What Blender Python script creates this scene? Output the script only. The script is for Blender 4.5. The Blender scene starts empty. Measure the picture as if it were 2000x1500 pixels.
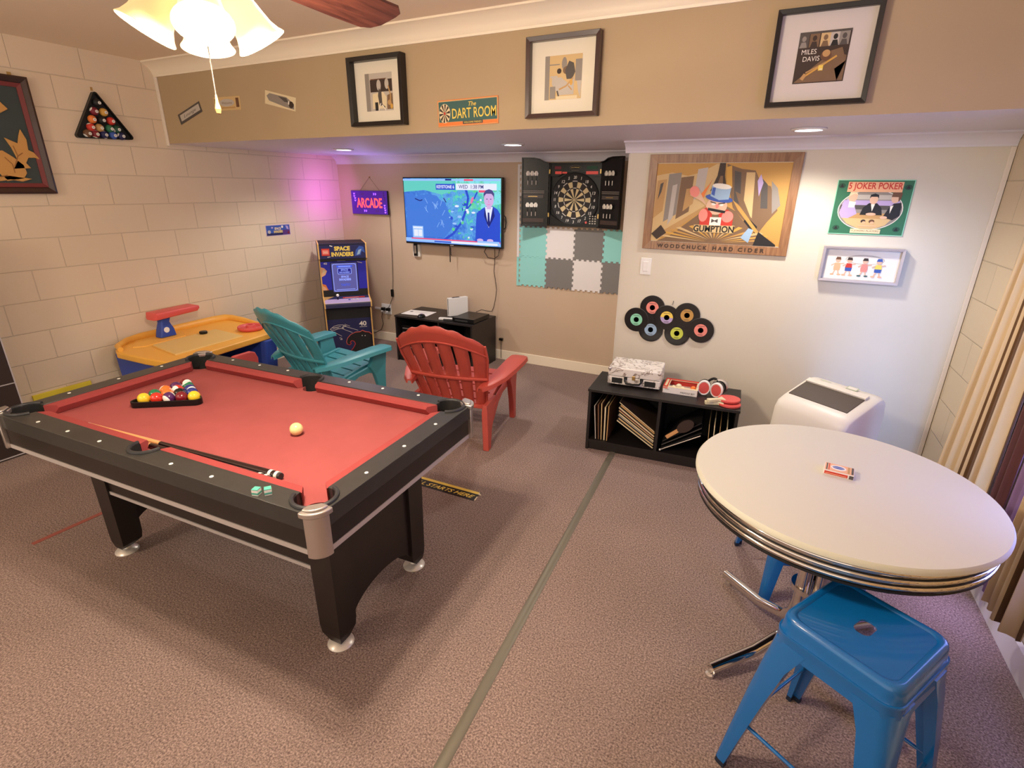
import bpy, bmesh, math, random
from mathutils import Vector, Matrix
from mathutils.geometry import tessellate_polygon
random.seed(7)
SC = bpy.context.scene
C = SC.collection
PI = math.pi
# ---------------------------------------------------------------- camera
CAM = Vector((4.4883, -1.6017, 1.6764))
yaw, pitch, roll = -0.4654, 0.3547, 0.0103
fw = Vector((math.sin(yaw)*math.cos(pitch), math.cos(yaw)*math.cos(pitch), -math.sin(pitch)))
rt = Vector((math.cos(yaw), -math.sin(yaw), 0)); up = rt.cross(fw)
r2 = rt*math.cos(roll) + up*math.sin(roll); u2 = up*math.cos(roll) - rt*math.sin(roll)
cd = bpy.data.cameras.new('camera'); cam = bpy.data.objects.new('camera', cd); C.objects.link(cam)
cd.sensor_width = 36; cd.lens = 36*1034.83/2000; cd.clip_start = .02
cam.matrix_world = Matrix(((r2.x, u2.x, -fw.x, CAM.x), (r2.y, u2.y, -fw.y, CAM.y), (r2.z, u2.z, -fw.z, CAM.z), (0, 0, 0, 1)))
SC.camera = cam
# ---------------------------------------------------------------- view, world, room lights
vs = SC.view_settings
vs.view_transform = 'Standard'; vs.look = 'None'; vs.gamma = 1; vs.use_curve_mapping = False
vs.exposure = 0.12
W = bpy.data.worlds.new('world'); SC.world = W; W.use_nodes = True
W.node_tree.nodes['Background'].inputs[0].default_value = (1.0, .86, .72, 1)
W.node_tree.nodes['Background'].inputs[1].default_value = 1.2

def lamp(kind, name, loc, energy, col, size=.1, parent=None, rot=None, spot=None, sizey=None):
    d = bpy.data.lights.new(name, kind); d.energy = energy; d.color = col
    if kind == 'AREA':
        d.size = size
        if sizey: d.shape = 'RECTANGLE'; d.size_y = sizey
    else: d.shadow_soft_size = size
    if spot: d.spot_size = spot; d.spot_blend = .6
    o = bpy.data.objects.new(name, d); C.objects.link(o); o.location = loc
    if rot: o.rotation_euler = rot
    if parent: o.parent = parent
    return o
FAN = (3.235, -.668)
BULB_E, DOWN_E = 29, 10
WARM, COOL = (1.0, .85, .68), (1.0, .93, .84)
# unseen fill lamp added behind the photographer; no fixture stands there
lamp('POINT', 'rear_fill_lamp', (1.5, -2.5, 2.2), 46, (1.0, .86, .70), .12)

# ---------------------------------------------------------------- materials
def lin(c):
    c = c/255
    return c/12.92 if c <= .04045 else ((c+.055)/1.055)**2.4
def L3(c): return (lin(c[0]), lin(c[1]), lin(c[2]), 1)
MATS = {}
def mat(name, col, rough=.6, metal=0, emit=0, ecol=None, var=0, vscale=20, bump=0, bscale=200, coat=0, spec=.5, trans=0):
    m = bpy.data.materials.new(name); m.use_nodes = True; MATS[name] = m
    nt = m.node_tree; b = nt.nodes['Principled BSDF']
    b.inputs['Base Color'].default_value = L3(col)
    b.inputs['Roughness'].default_value = rough; b.inputs['Metallic'].default_value = metal
    b.inputs['Specular IOR Level'].default_value = spec
    b.inputs['Coat Weight'].default_value = coat
    b.inputs['Transmission Weight'].default_value = trans
    if emit:
        b.inputs['Emission Color'].default_value = L3(ecol or col); b.inputs['Emission Strength'].default_value = emit
    if var or bump:
        tc = nt.nodes.new('ShaderNodeTexCoord')
    if var:
        n = nt.nodes.new('ShaderNodeTexNoise'); n.inputs['Scale'].default_value = vscale; n.inputs['Detail'].default_value = 4
        nt.links.new(tc.outputs['Object'], n.inputs['Vector'])
        r = nt.nodes.new('ShaderNodeMapRange'); r.inputs[1].default_value = .3; r.inputs[2].default_value = .7
        r.inputs[3].default_value = 1-var; r.inputs[4].default_value = 1+var
        nt.links.new(n.outputs[0], r.inputs[0])
        v = nt.nodes.new('ShaderNodeVectorMath'); v.operation = 'SCALE'; v.inputs[0].default_value = L3(col)[:3]
        nt.links.new(r.outputs[0], v.inputs['Scale']); nt.links.new(v.outputs[0], b.inputs['Base Color'])
    if bump:
        n = nt.nodes.new('ShaderNodeTexNoise'); n.inputs['Scale'].default_value = bscale; n.inputs['Detail'].default_value = 3
        nt.links.new(tc.outputs['Object'], n.inputs['Vector'])
        bp = nt.nodes.new('ShaderNodeBump'); bp.inputs['Strength'].default_value = bump; bp.inputs['Distance'].default_value = .002
        nt.links.new(n.outputs[0], bp.inputs['Height']); nt.links.new(bp.outputs[0], b.inputs['Normal'])
    return m
def cmu(name, col, axis):
    m = mat(name, col, .75); nt = m.node_tree; b = nt.nodes['Principled BSDF']
    tc = nt.nodes.new('ShaderNodeTexCoord'); sp = nt.nodes.new('ShaderNodeSeparateXYZ'); cb = nt.nodes.new('ShaderNodeCombineXYZ')
    nt.links.new(tc.outputs['Object'], sp.inputs[0])
    a = nt.nodes.new('ShaderNodeMath'); a.operation = 'ADD'; a.inputs[1].default_value = -.1497-.2032+8.128
    c = nt.nodes.new('ShaderNodeMath'); c.operation = 'ADD'; c.inputs[1].default_value = -.1091+4.064
    nt.links.new(sp.outputs[axis], a.inputs[0]); nt.links.new(sp.outputs[2], c.inputs[0])
    nt.links.new(a.outputs[0], cb.inputs[0]); nt.links.new(c.outputs[0], cb.inputs[1])
    br = nt.nodes.new('ShaderNodeTexBrick'); br.offset = .5
    for k, v in (('Scale', 1), ('Mortar Size', .0045), ('Mortar Smooth', .8), ('Brick Width', .4064), ('Row Height', .2032)): br.inputs[k].default_value = v
    base = Vector(L3(col)[:3])
    br.inputs['Color1'].default_value = (*base, 1); br.inputs['Color2'].default_value = (*(base*.95), 1); br.inputs['Mortar'].default_value = (*(base*.80), 1)
    nt.links.new(cb.outputs[0], br.inputs['Vector']); nt.links.new(br.outputs['Color'], b.inputs['Base Color'])
    n = nt.nodes.new('ShaderNodeTexNoise'); n.inputs['Scale'].default_value = 60; nt.links.new(tc.outputs['Object'], n.inputs['Vector'])
    ad = nt.nodes.new('ShaderNodeMath'); ad.operation = 'MULTIPLY_ADD'; ad.inputs[1].default_value = .12
    inv = nt.nodes.new('ShaderNodeMath'); inv.operation = 'SUBTRACT'; inv.inputs[0].default_value = 1
    nt.links.new(br.outputs['Fac'], inv.inputs[1]); nt.links.new(n.outputs[0], ad.inputs[0]); nt.links.new(inv.outputs[0], ad.inputs[2])
    bp = nt.nodes.new('ShaderNodeBump'); bp.inputs['Strength'].default_value = .5; bp.inputs['Distance'].default_value = .006
    nt.links.new(ad.outputs[0], bp.inputs['Height']); nt.links.new(bp.outputs[0], b.inputs['Normal'])
def carpet(name, c1, c2, c3):
    m = mat(name, c1, 1.0, spec=.1); nt = m.node_tree; b = nt.nodes['Principled BSDF']
    tc = nt.nodes.new('ShaderNodeTexCoord')
    n = nt.nodes.new('ShaderNodeTexNoise'); n.inputs['Scale'].default_value = 150; n.inputs['Detail'].default_value = 3; n.inputs['Roughness'].default_value = .75
    n2 = nt.nodes.new('ShaderNodeTexNoise'); n2.inputs['Scale'].default_value = 2.2; n2.inputs['Detail'].default_value = 3
    for k in (n, n2): nt.links.new(tc.outputs['Object'], k.inputs['Vector'])
    r = nt.nodes.new('ShaderNodeValToRGB'); e = r.color_ramp.elements
    e[0].position = .34; e[0].color = L3(c2); e[1].position = .68; e[1].color = L3(c3)
    k = e.new(.5); k.color = L3(c1)
    nt.links.new(n.outputs[0], r.inputs[0])
    mr = nt.nodes.new('ShaderNodeMapRange'); mr.inputs[1].default_value = .3; mr.inputs[2].default_value = .7; mr.inputs[3].default_value = .93; mr.inputs[4].default_value = 1.07
    nt.links.new(n2.outputs[0], mr.inputs[0])
    v = nt.nodes.new('ShaderNodeVectorMath'); v.operation = 'SCALE'
    nt.links.new(r.outputs[0], v.inputs[0]); nt.links.new(mr.outputs[0], v.inputs['Scale']); nt.links.new(v.outputs[0], b.inputs['Base Color'])
    bp = nt.nodes.new('ShaderNodeBump'); bp.inputs['Strength'].default_value = .7; bp.inputs['Distance'].default_value = .004
    nt.links.new(n.outputs[0], bp.inputs['Height']); nt.links.new(bp.outputs[0], b.inputs['Normal'])
def striped(name, c1, c2, axis, period, duty, wob=.0, rough=.8):
    m = mat(name, c1, rough); nt = m.node_tree; b = nt.nodes['Principled BSDF']
    tc = nt.nodes.new('ShaderNodeUVMap'); sp = nt.nodes.new('ShaderNodeSeparateXYZ'); nt.links.new(tc.outputs[0], sp.inputs[0])
    d = nt.nodes.new('ShaderNodeMath'); d.operation = 'DIVIDE'; d.inputs[1].default_value = period; nt.links.new(sp.outputs[axis], d.inputs[0])
    f = nt.nodes.new('ShaderNodeMath'); f.operation = 'FRACT'; nt.links.new(d.outputs[0], f.inputs[0])
    g = nt.nodes.new('ShaderNodeMath'); g.operation = 'LESS_THAN'; g.inputs[1].default_value = duty; nt.links.new(f.outputs[0], g.inputs[0])
    mx = nt.nodes.new('ShaderNodeMix'); mx.data_type = 'RGBA'; mx.inputs[6].default_value = L3(c1); mx.inputs[7].default_value = L3(c2)
    nt.links.new(g.outputs[0], mx.inputs[0]); nt.links.new(mx.outputs[2], b.inputs['Base Color'])
def wood(name, c1, c2, sc=(1, 14, 14), rough=.4):
    m = mat(name, c1, rough); nt = m.node_tree; b = nt.nodes['Principled BSDF']
    tc = nt.nodes.new('ShaderNodeTexCoord'); mp = nt.nodes.new('ShaderNodeMapping'); mp.inputs['Scale'].default_value = sc
    n = nt.nodes.new('ShaderNodeTexNoise'); n.inputs['Scale'].default_value = 6; n.inputs['Detail'].default_value = 5; n.inputs['Distortion'].default_value = .6
    nt.links.new(tc.outputs['Object'], mp.inputs[0]); nt.links.new(mp.outputs[0], n.inputs['Vector'])
    r = nt.nodes.new('ShaderNodeValToRGB'); e = r.color_ramp.elements; e[0].position = .35; e[0].color = L3(c1); e[1].position = .65; e[1].color = L3(c2)
    nt.links.new(n.outputs[0], r.inputs[0]); nt.links.new(r.outputs[0], b.inputs['Base Color'])
def radar(name):   # the weather picture shown by the lit screen
    m = mat(name, (90, 150, 230), .3); nt = m.node_tree; b = nt.nodes['Principled BSDF']
    tc = nt.nodes.new('ShaderNodeTexCoord')
    n = nt.nodes.new('ShaderNodeTexNoise'); n.inputs['Scale'].default_value = 9; n.inputs['Detail'].default_value = 8; n.inputs['Roughness'].default_value = .7
    g = nt.nodes.new('ShaderNodeSeparateXYZ'); nt.links.new(tc.outputs['Object'], g.inputs[0]); nt.links.new(tc.outputs['Object'], n.inputs['Vector'])
    a = nt.nodes.new('ShaderNodeMath'); a.operation = 'MULTIPLY_ADD'; a.inputs[1].default_value = .28; nt.links.new(g.outputs[0], a.inputs[0]); nt.links.new(n.outputs[0], a.inputs[2])
    a2 = nt.nodes.new('ShaderNodeMath'); a2.operation = 'MULTIPLY_ADD'; a2.inputs[1].default_value = .30; nt.links.new(g.outputs[2], a2.inputs[0]); nt.links.new(a.outputs[0], a2.inputs[2])
    r = nt.nodes.new('ShaderNodeValToRGB'); e = r.color_ramp.elements
    e[0].position = .36; e[0].color = L3((50, 108, 205)); e[1].position = .78; e[1].color = L3((120, 225, 215))
    for p_, c_ in ((.47, (72, 138, 220)), (.52, (100, 170, 225)), (.56, (60, 150, 215)), (.61, (90, 205, 190)), (.66, (95, 200, 150)), (.70, (130, 215, 235))):
        k = e.new(p_); k.color = L3(c_)
    nt.links.new(a2.outputs[0], r.inputs[0])
    b.inputs['Base Color'].default_value = (0, 0, 0, 1)
    nt.links.new(r.outputs[0], b.inputs['Emission Color']); b.inputs['Emission Strength'].default_value = 1.0

cmu('block_paint', (222, 204, 178), 1)
cmu('block_paint_right', (208, 192, 166), 1)
mat('back_paint', (196, 172, 148), .7, var=.02, vscale=3)
mat('centre_paint', (214, 206, 190), .7, var=.02, vscale=3)
mat('soffit_paint', (176, 154, 122), .7, var=.02, vscale=3)
mat('soffit_under', (222, 218, 226), .55)
mat('ceiling_paint', (240, 224, 200), .8, bump=.2, bscale=90)
mat('crown_paint', (242, 230, 208), .45)
mat('white_trim', (226, 216, 202), .4)
mat('white_gloss', (232, 230, 228), .25)
carpet('carpet', (141, 121, 114), (94, 77, 73), (186, 163, 152))
mat('strip_metal', (118, 112, 98), .45, .3)
mat('dark_wood', (34, 27, 25), .38, var=.15, vscale=10)
mat('laminate_black', (30, 25, 24), .45)
mat('inner_black', (14, 12, 13), .7)
mat('rail_black', (50, 49, 47), .42, coat=.2, var=.1, vscale=30)
mat('red_felt', (156, 80, 79), .95, spec=.15, var=.05, vscale=7, bump=.1, bscale=400)
mat('red_cushion', (150, 66, 65), .9, spec=.15)
mat('silver', (205, 196, 190), .32, .85)
mat('alu', (205, 198, 196), .4, .35)
mat('chrome', (225, 222, 218), .08, 1)
mat('pearl', (240, 238, 232), .25)
mat('foot_metal', (228, 222, 214), .3, .35)
mat('pocket_rubber', (40, 40, 42), .5)
mat('pocket_dark', (10, 9, 9), .8)
mat('maple', (214, 160, 105), .35)
mat('cue_black', (32, 14, 16), .25, coat=.5)
mat('cue_white', (228, 222, 210), .3)
mat('chalk_teal', (80, 170, 150), .8)
mat('paper_white', (235, 230, 226), .7)
mat('teal_plastic', (66, 148, 162), .42)
mat('red_plastic', (186, 76, 64), .45)
mat('blue_metal', (8, 96, 166), .22, 0, coat=.5)
mat('blue_dark_rubber', (20, 30, 50), .6)
mat('table_white', (208, 205, 189), .6, spec=.25)
mat('table_edge', (216, 204, 188), .4)
mat('black_groove', (20, 18, 18), .5)
mat('black_plastic', (15, 15, 16), .34, spec=.35)
mat('black_matte', (26, 25, 27), .7)
mat('charcoal', (48, 48, 50), .6)
mat('dark_brown', (52, 34, 30), .4)
mat('panel_black', (48, 36, 34), .5)
mat('panel_line', (178, 172, 176), .5)
mat('ivory', (225, 215, 180), .3)
mat('mat_board', (226, 218, 200), .8)
mat('mat_board_grey', (208, 200, 194), .8)
mat('frame_black', (26, 20, 19), .35)
mat('frame_brown', (60, 38, 34), .3, coat=.3)
mat('frame_silver', (150, 138, 128), .3, .6)
wood('oak_frame', (122, 82, 52), (156, 112, 76), (14, 1, 1))
wood('fan_wood', (72, 36, 28), (108, 58, 44), (12, 1, 12))
mat('ac_white', (222, 218, 208), .4)
mat('ac_dark', (70, 58, 48), .5)
mat('ac_green', (176, 190, 160), .5)
mat('yellow_plastic', (240, 178, 72), .45)
mat('pale_desk', (226, 190, 116), .5)
mat('toy_blue', (44, 72, 165), .45)
mat('toy_red', (218, 88, 84), .45)
mat('yellow_strip', (228, 210, 60), .6)
mat('mint_foam', (142, 206, 202), .85)
mat('white_foam', (222, 216, 216), .85)
mat('gray_foam', (122, 118, 116), .85)
mat('dart_cream', (214, 194, 150), .6)
mat('dart_dark', (28, 14, 16), .6)
mat('dart_white', (215, 210, 205), .5)
mat('led_red', (160, 40, 30), .4, emit=.5, ecol=(190, 60, 50))
mat('brass', (190, 160, 100), .35, .8)
mat('sign_purple', (60, 24, 120), .4, emit=.35, ecol=(90, 30, 190))
mat('sign_blue', (120, 70, 255), .4, emit=4, ecol=(125, 70, 255))
mat('sign_dim', (80, 45, 110), .4)
mat('sign_red', (255, 60, 50), .4, emit=2.6, ecol=(255, 62, 62))
mat('glass_shade', (240, 220, 180), .4, emit=1.0, ecol=(255, 226, 170))
mat('glass_shade_dim', (226, 200, 150), .4, emit=.62, ecol=(250, 205, 140))
mat('bulb_glow', (255, 250, 235), .4, emit=9, ecol=(255, 240, 215))
mat('led_disc', (255, 250, 245), .4, emit=6, ecol=(240, 240, 255))
mat('window_light', (150, 160, 255), .4, emit=5, ecol=(150, 160, 255))
mat('cord_brown', (70, 56, 46), .6)
mat('cord_cream', (200, 185, 150), .5)
mat('sheer_purple', (140, 110, 150), .6)
mat('satin_brown', (92, 52, 48), .45)
striped('curtain_tan', (212, 184, 142), (98, 68, 38), 0, .066, .17)
radar('screen_map')
def E(name, c, s=1.0): mat(name, (0, 0, 0), .3, emit=s, ecol=c)
for n_, c_ in dict(scr_white=(225, 230, 255), scr_navy=(34, 74, 200), scr_dark=(14, 30, 120), scr_skin=(206, 172, 222), scr_hair=(70, 70, 130), scr_pink=(230, 110, 170), scr_green=(90, 205, 140), scr_text=(60, 60, 120), scr_sea=(60, 118, 212), scr_pale=(150, 190, 245), scr_red=(235, 80, 120), scr_green2=(96, 200, 190)).items(): E(n_, c_)
for n_, c_ in dict(arc_back=(92, 88, 150), arc_line=(150, 165, 255), arc_blue=(60, 90, 230), arc_deep=(38, 36, 130)).items(): E(n_, c_)
COLS = dict(k=(20, 18, 20), w=(232, 226, 216), cream=(222, 206, 168), green=(44, 108, 76), dgreen=(22, 74, 52), red=(196, 52, 40), orange=(226, 124, 56), yellow=(235, 205, 90), navy=(30, 32, 82), blue=(52, 84, 165), skin=(218, 178, 150), brown=(104, 70, 46), dbrown=(54, 38, 30), tan=(186, 146, 92), gold=(206, 158, 70), grey=(140, 132, 124), lgrey=(186, 178, 168), dgrey=(78, 72, 68), teal=(58, 96, 92), mint=(140, 214, 180), pink=(232, 138, 126), sky=(150, 178, 205), lime=(200, 210, 80), purple=(84, 50, 120), maroon=(120, 28, 44), peach=(232, 176, 136), amber=(192, 146, 74), ltan=(206, 176, 124), umber=(120, 92, 66), lav=(180, 160, 205), dteal=(50, 62, 62), carve=(196, 146, 78), carved=(150, 100, 48), rail_red=(112, 42, 40))
for k_, v_ in COLS.items(): mat('ink_'+k_, v_, .6)
INK = {k_: 'ink_'+k_ for k_ in COLS}

# ---------------------------------------------------------------- mesh helper
class MB:
    def __init__(s): s.v = []; s.f = []; s.m = []; s.uv = {}; s.X = Matrix.Identity(4); s.mats = []
    def mi(s, m):
        if m not in s.mats: s.mats.append(m)
        return s.mats.index(m)
    def add(s, vs_, fs, m, uvs=None):
        n = len(s.v); k = s.mi(m)
        s.v += [tuple(s.X @ Vector(p)) for p in vs_]
        for f in fs:
            if uvs: s.uv[len(s.f)] = [uvs[i] for i in f]
            s.f.append(tuple(n+i for i in f)); s.m.append(k)
        return s
    def box(s, x0, x1, y0, y1, z0, z1, m):
        return s.add([(x0,y0,z0),(x1,y0,z0),(x1,y1,z0),(x0,y1,z0),(x0,y0,z1),(x1,y0,z1),(x1,y1,z1),(x0,y1,z1)],
            [(0,3,2,1),(4,5,6,7),(0,1,5,4),(1,2,6,5),(2,3,7,6),(3,0,4,7)], m)
    def poly(s, pts, m): return s.add(pts, [tuple(range(len(pts)))], m)
    def prism(s, pts, a, b, m, axis=2, side=None):
        # pts 2D; extruded along axis from a to b
        def P(p, t):
            return (p[0], p[1], t) if axis == 2 else ((p[0], t, p[1]) if axis == 1 else (t, p[0], p[1]))
        n = len(pts); v = [P(p, a) for p in pts]+[P(p, b) for p in pts]
        ar = sum(pts[i][0]*pts[(i+1) % n][1]-pts[(i+1) % n][0]*pts[i][1] for i in range(n))
        flip = (ar < 0) != (axis == 1)
        caps = [tuple(range(n))[::-1], tuple(range(n, 2*n))]; sd = [(i, (i+1) % n, n+(i+1) % n, n+i) for i in range(n)]
        if flip: caps = [c[::-1] for c in caps]; sd = [c[::-1] for c in sd]
        s.add(v, caps, m); s.add(v, sd, side or m) if side else s.add(v, sd, m)
        return s
    def holed(s, outer, holes, a, b, m):
        # flat plate in xy with holes, thickness a..b
        loops = [outer]+holes; allp = [Vector((p[0], p[1], 0)) for l in loops for p in l]
        tris = tessellate_polygon([[Vector((p[0], p[1], 0)) for p in l] for l in loops])
        n = len(allp); v = [(p.x, p.y, b) for p in allp]+[(p.x, p.y, a) for p in allp]; f = []
        for t in tris:
            p, q, r = (allp[i] for i in t)
            if (q-p).cross(r-p).z < 0: t = t[::-1]
            f.append(tuple(t)); f.append(tuple(i+n for i in t[::-1]))
        o = 0
        for li, l in enumerate(loops):
            k = len(l); ar = sum(l[i][0]*l[(i+1) % k][1]-l[(i+1) % k][0]*l[i][1] for i in range(k))
            out = (ar > 0) == (li == 0)
            for i in range(k):
                j = (i+1) % k; q = (o+i, o+i+n, o+j+n, o+j)
                f.append(q if out else q[::-1])
            o += k
        return s.add(v, f, m)
    def tube(s, pts, r, m, n=8, caps=True, closed=False):
        pts = [Vector(p) for p in pts]; N = len(pts); rs = r if isinstance(r, (list, tuple)) else [r]*N
        v = []; f = []; pu = None
        for i, p in enumerate(pts):
            if closed: d = pts[(i+1) % N]-pts[i-1]
            else: d = pts[min(i+1, N-1)]-pts[max(i-1, 0)]
            d.normalize()
            u = (pu-d*pu.dot(d)) if pu else d.orthogonal()
            if u.length < 1e-5: u = d.orthogonal()
            u.normalize(); pu = u; w = d.cross(u)
            for k in range(n):
                a = 2*PI*k/n; v.append(p+(u*math.cos(a)+w*math.sin(a))*rs[i])
        for i in range(N if closed else N-1):
            for k in range(n):
                a_, b_ = i*n+k, i*n+(k+1) % n; c_, d_ = ((i+1) % N)*n+(k+1) % n, ((i+1) % N)*n+k
                f.append((a_, b_, c_, d_))
        if caps and not closed: f += [tuple(range(n))[::-1], tuple((N-1)*n+k for k in range(n))]
        return s.add(v, f, m)
    def lathe(s, prof, m, n=32, c=(0, 0, 0), sx=1, sy=1):
        v = []; f = []; N = len(prof)
        for (r, z) in prof:
            for k in range(n): a = 2*PI*k/n; v.append((c[0]+r*sx*math.cos(a), c[1]+r*sy*math.sin(a), c[2]+z))
        for i in range(N-1):
            for k in range(n): f.append((i*n+k, i*n+(k+1) % n, (i+1)*n+(k+1) % n, (i+1)*n+k))
        if abs(prof[0][0]-prof[-1][0]) < 1e-6 and prof[0][0] > .0005:
            for k in range(n): f.append(((N-1)*n+k, (N-1)*n+(k+1) % n, (k+1) % n, k))
        else:
            if prof[0][0] > 1e-6: f.append(tuple(range(n))[::-1])
            if prof[-1][0] > 1e-6: f.append(tuple((N-1)*n+k for k in range(n)))
        return s.add(v, f, m)
    def loft(s, loops, m, caps=True):
        n = len(loops[0]); v = [p for l in loops for p in l]; f = []
        for i in range(len(loops)-1):
            for k in range(n): f.append((i*n+k, i*n+(k+1) % n, (i+1)*n+(k+1) % n, (i+1)*n+k))
        if caps: f += [tuple(range(n))[::-1], tuple((len(loops)-1)*n+k for k in range(n))]
        return s.add(v, f, m)
    def ball(s, c, r, m, n=20, sz=1):
        return s.lathe([(max(1e-7, r*math.sin(PI*i/12)), -r*sz*math.cos(PI*i/12)) for i in range(13)], m, n, c)
    def build(s, name, parent=None, smooth=None, bevel=0, seg=2, fix=True):
        me = bpy.data.meshes.new(name); me.from_pydata(s.v, [], s.f); me.update()
        for k in s.mats: me.materials.append(MATS[k])
        me.polygons.foreach_set('material_index', s.m)
        if s.uv:
            ul = me.uv_layers.new(name='UVMap')
            for pi, uu in s.uv.items():
                for li, t in zip(me.polygons[pi].loop_indices, uu): ul.data[li].uv = t
        bm = bmesh.new(); bm.from_mesh(me); bmesh.ops.remove_doubles(bm, verts=bm.verts, dist=1e-6)
        if fix: bmesh.ops.recalc_face_normals(bm, faces=bm.faces)
        bm.to_mesh(me); bm.free()
        if smooth is not None:
            me.polygons.foreach_set('use_smooth', [True]*len(me.polygons)); me.set_sharp_from_angle(angle=math.radians(smooth))
        o = bpy.data.objects.new(name, me); C.objects.link(o)
        if parent: o.parent = parent
        if bevel:
            b = o.modifiers.new('bevel', 'BEVEL'); b.width = bevel; b.segments = seg; b.limit_method = 'ANGLE'; b.angle_limit = math.radians(35)
        return o
class Art:
    """flat print: local u,v on a plane, thin layers stacked outward"""
    def __init__(s, o, ex, ey, step=.0004, mb=None):
        s.o = Vector(o); s.ex = Vector(ex).normalized(); s.ey = Vector(ey).normalized(); s.n = s.ex.cross(s.ey); s.st = step; s.mb = mb or MB(); s.l = 0
    def P(s, u, v, l): return s.o+s.ex*u+s.ey*v+s.n*(l*s.st)
    def poly(s, pts, m, l=None):
        s.l += 1; l = s.l*.25+1 if l is None else l
        m = INK.get(m, m)
        t = tessellate_polygon([[Vector((a, b, 0)) for a, b in pts]])
        fs = []
        for q in t:
            A, B, D = (Vector((*pts[i], 0)) for i in q)
            fs.append(tuple(q) if (B-A).cross(D-A).z > 0 else tuple(q[::-1]))
        s.mb.add([s.P(a, b, l) for a, b in pts], fs, m); return s
    def rect(s, x0, x1, y0, y1, m, l=None): return s.poly([(x0, y0), (x1, y0), (x1, y1), (x0, y1)], m, l)
    def ell(s, cx, cy, rx, ry, m, l=None, n=20, rot=0):
        c, d = math.cos(rot), math.sin(rot)
        return s.poly([(cx+rx*math.cos(2*PI*k/n)*c-ry*math.sin(2*PI*k/n)*d, cy+rx*math.cos(2*PI*k/n)*d+ry*math.sin(2*PI*k/n)*c) for k in range(n)], m, l)
    def line(s, pts, w, m, l=None):
        for (a, b), (c, d) in zip(pts, pts[1:]):
            t = Vector((c-a, d-b)); L = t.length
            if L < 1e-6: continue
            t /= L; nx, ny = -t.y*w/2, t.x*w/2
            s.poly([(a-nx, b-ny), (c-nx, d-ny), (c+nx, d+ny), (a+nx, b+ny)], m, l)
        return s
    def text(s, body, cx, cy, w, h, m, l=None, shear=0, bold=.0, rot=0):
        s.l += 1; l = s.l*.25+1 if l is None else l
        m = INK.get(m, m)
        cu = bpy.data.curves.new('t', 'FONT'); cu.body = body; cu.size = 1; cu.shear = shear; cu.offset = bold; cu.resolution_u = 3
        ob = bpy.data.objects.new('t', cu); C.objects.link(ob); bpy.context.view_layer.update()
        me = bpy.data.meshes.new_from_object(ob.evaluated_get(bpy.context.evaluated_depsgraph_get()))
        xs = [v.co.x for v in me.vertices]; ys = [v.co.y for v in me.vertices]
        x0, x1, y0, y1 = min(xs), max(xs), min(ys), max(ys)
        c, d = math.cos(rot), math.sin(rot); vv = []
        for v in me.vertices:
            a = (v.co.x-(x0+x1)/2)/(x1-x0)*w; b = (v.co.y-(y0+y1)/2)/(y1-y0)*h
            vv.append(s.P(cx+a*c-b*d, cy+a*d+b*c, l))
        fs = [tuple(p.vertices) for p in me.polygons]
        s.mb.add(vv, fs, m)
        bpy.data.objects.remove(ob); bpy.data.curves.remove(cu); bpy.data.meshes.remove(me)
        return s
    def build(s, name, parent=None): return s.mb.build(name, parent, fix=False)
def thing(name, label, cat, loc=(0, 0, 0), rz=0, group=None):
    o = bpy.data.objects.new(name, None); C.objects.link(o); o.empty_display_size = .1
    o.location = loc; o.rotation_euler = (0, 0, rz); o['label'] = label; o['category'] = cat
    if group: o['group'] = group
    return o
def tag(o, label, cat, group=None, loc=None, rz=None):
    o['label'] = label; o['category'] = cat
    if group: o['group'] = group
    if loc: o.location = loc
    if rz is not None: o.rotation_euler = (0, 0, rz)
    return o
def struct(name, mb, **k):
    o = mb.build(name, **k); o['kind'] = 'structure'; return o
def dup(root, loc, rz=0, label=None):
    r = root.copy(); C.objects.link(r); r.location = loc; r.rotation_euler = (0, 0, rz)
    if label: r['label'] = label
    for ch in list(root.children):
        if ch.type == 'LIGHT': continue
        c = ch.copy(); C.objects.link(c); c.parent = r
        for g in ch.children:
            d = g.copy(); C.objects.link(d); d.parent = c
    return r
def arc(cx, cy, r, a0, a1, n): return [(cx+r*math.cos(a0+(a1-a0)*i/n), cy+r*math.sin(a0+(a1-a0)*i/n)) for i in range(n+1)]
def rrect(x0, x1, y0, y1, r, n=5):
    return arc(x1-r, y0+r, r, -PI/2, 0, n)+arc(x1-r, y1-r, r, 0, PI/2, n)+arc(x0+r, y1-r, r, PI/2, PI, n)+arc(x0+r, y0+r, r, PI, 1.5*PI, n)
R = math.radians
# ================================================================ ROOM
YB, YF, YS, ZS, ZC, XF = 3.068, 2.214, 1.248, 1.974, 2.53, 3.443
def XR(y): return 5.455+.035*(2.214-y)
Y0 = -3.6
struct('floor', MB().box(-.1, 6, Y0, YB+.1, -.1, 0, 'carpet'))
struct('wall_left', MB().box(-.1, 0, Y0, YB+.1, 0, ZC, 'block_paint'))
struct('wall_back', MB().box(0, XF+.1, YB, YB+.1, 0, ZS, 'back_paint'))
struct('wall_centre', MB().box(XF, 5.455, YF, YB, 0, ZS, 'centre_paint'))
struct('wall_soffit', MB().add([(0,YS,ZS),(5.49,YS,ZS),(5.49,YS,ZC),(0,YS,ZC),(0,YB,ZS),(5.49,YB,ZS),(5.49,YB,ZC),(0,YB,ZC)],
    [(0,1,2,3),(1,5,6,2),(5,4,7,6),(4,0,3,7)], 'soffit_paint').add([(0,YS,ZS),(5.49,YS,ZS),(5.49,YB,ZS),(0,YB,ZS)], [(0,3,2,1)], 'soffit_under'))
struct('ceiling', MB().box(-.1, 6, Y0, YB+.1, ZC, ZC+.1, 'ceiling_paint'))
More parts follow.
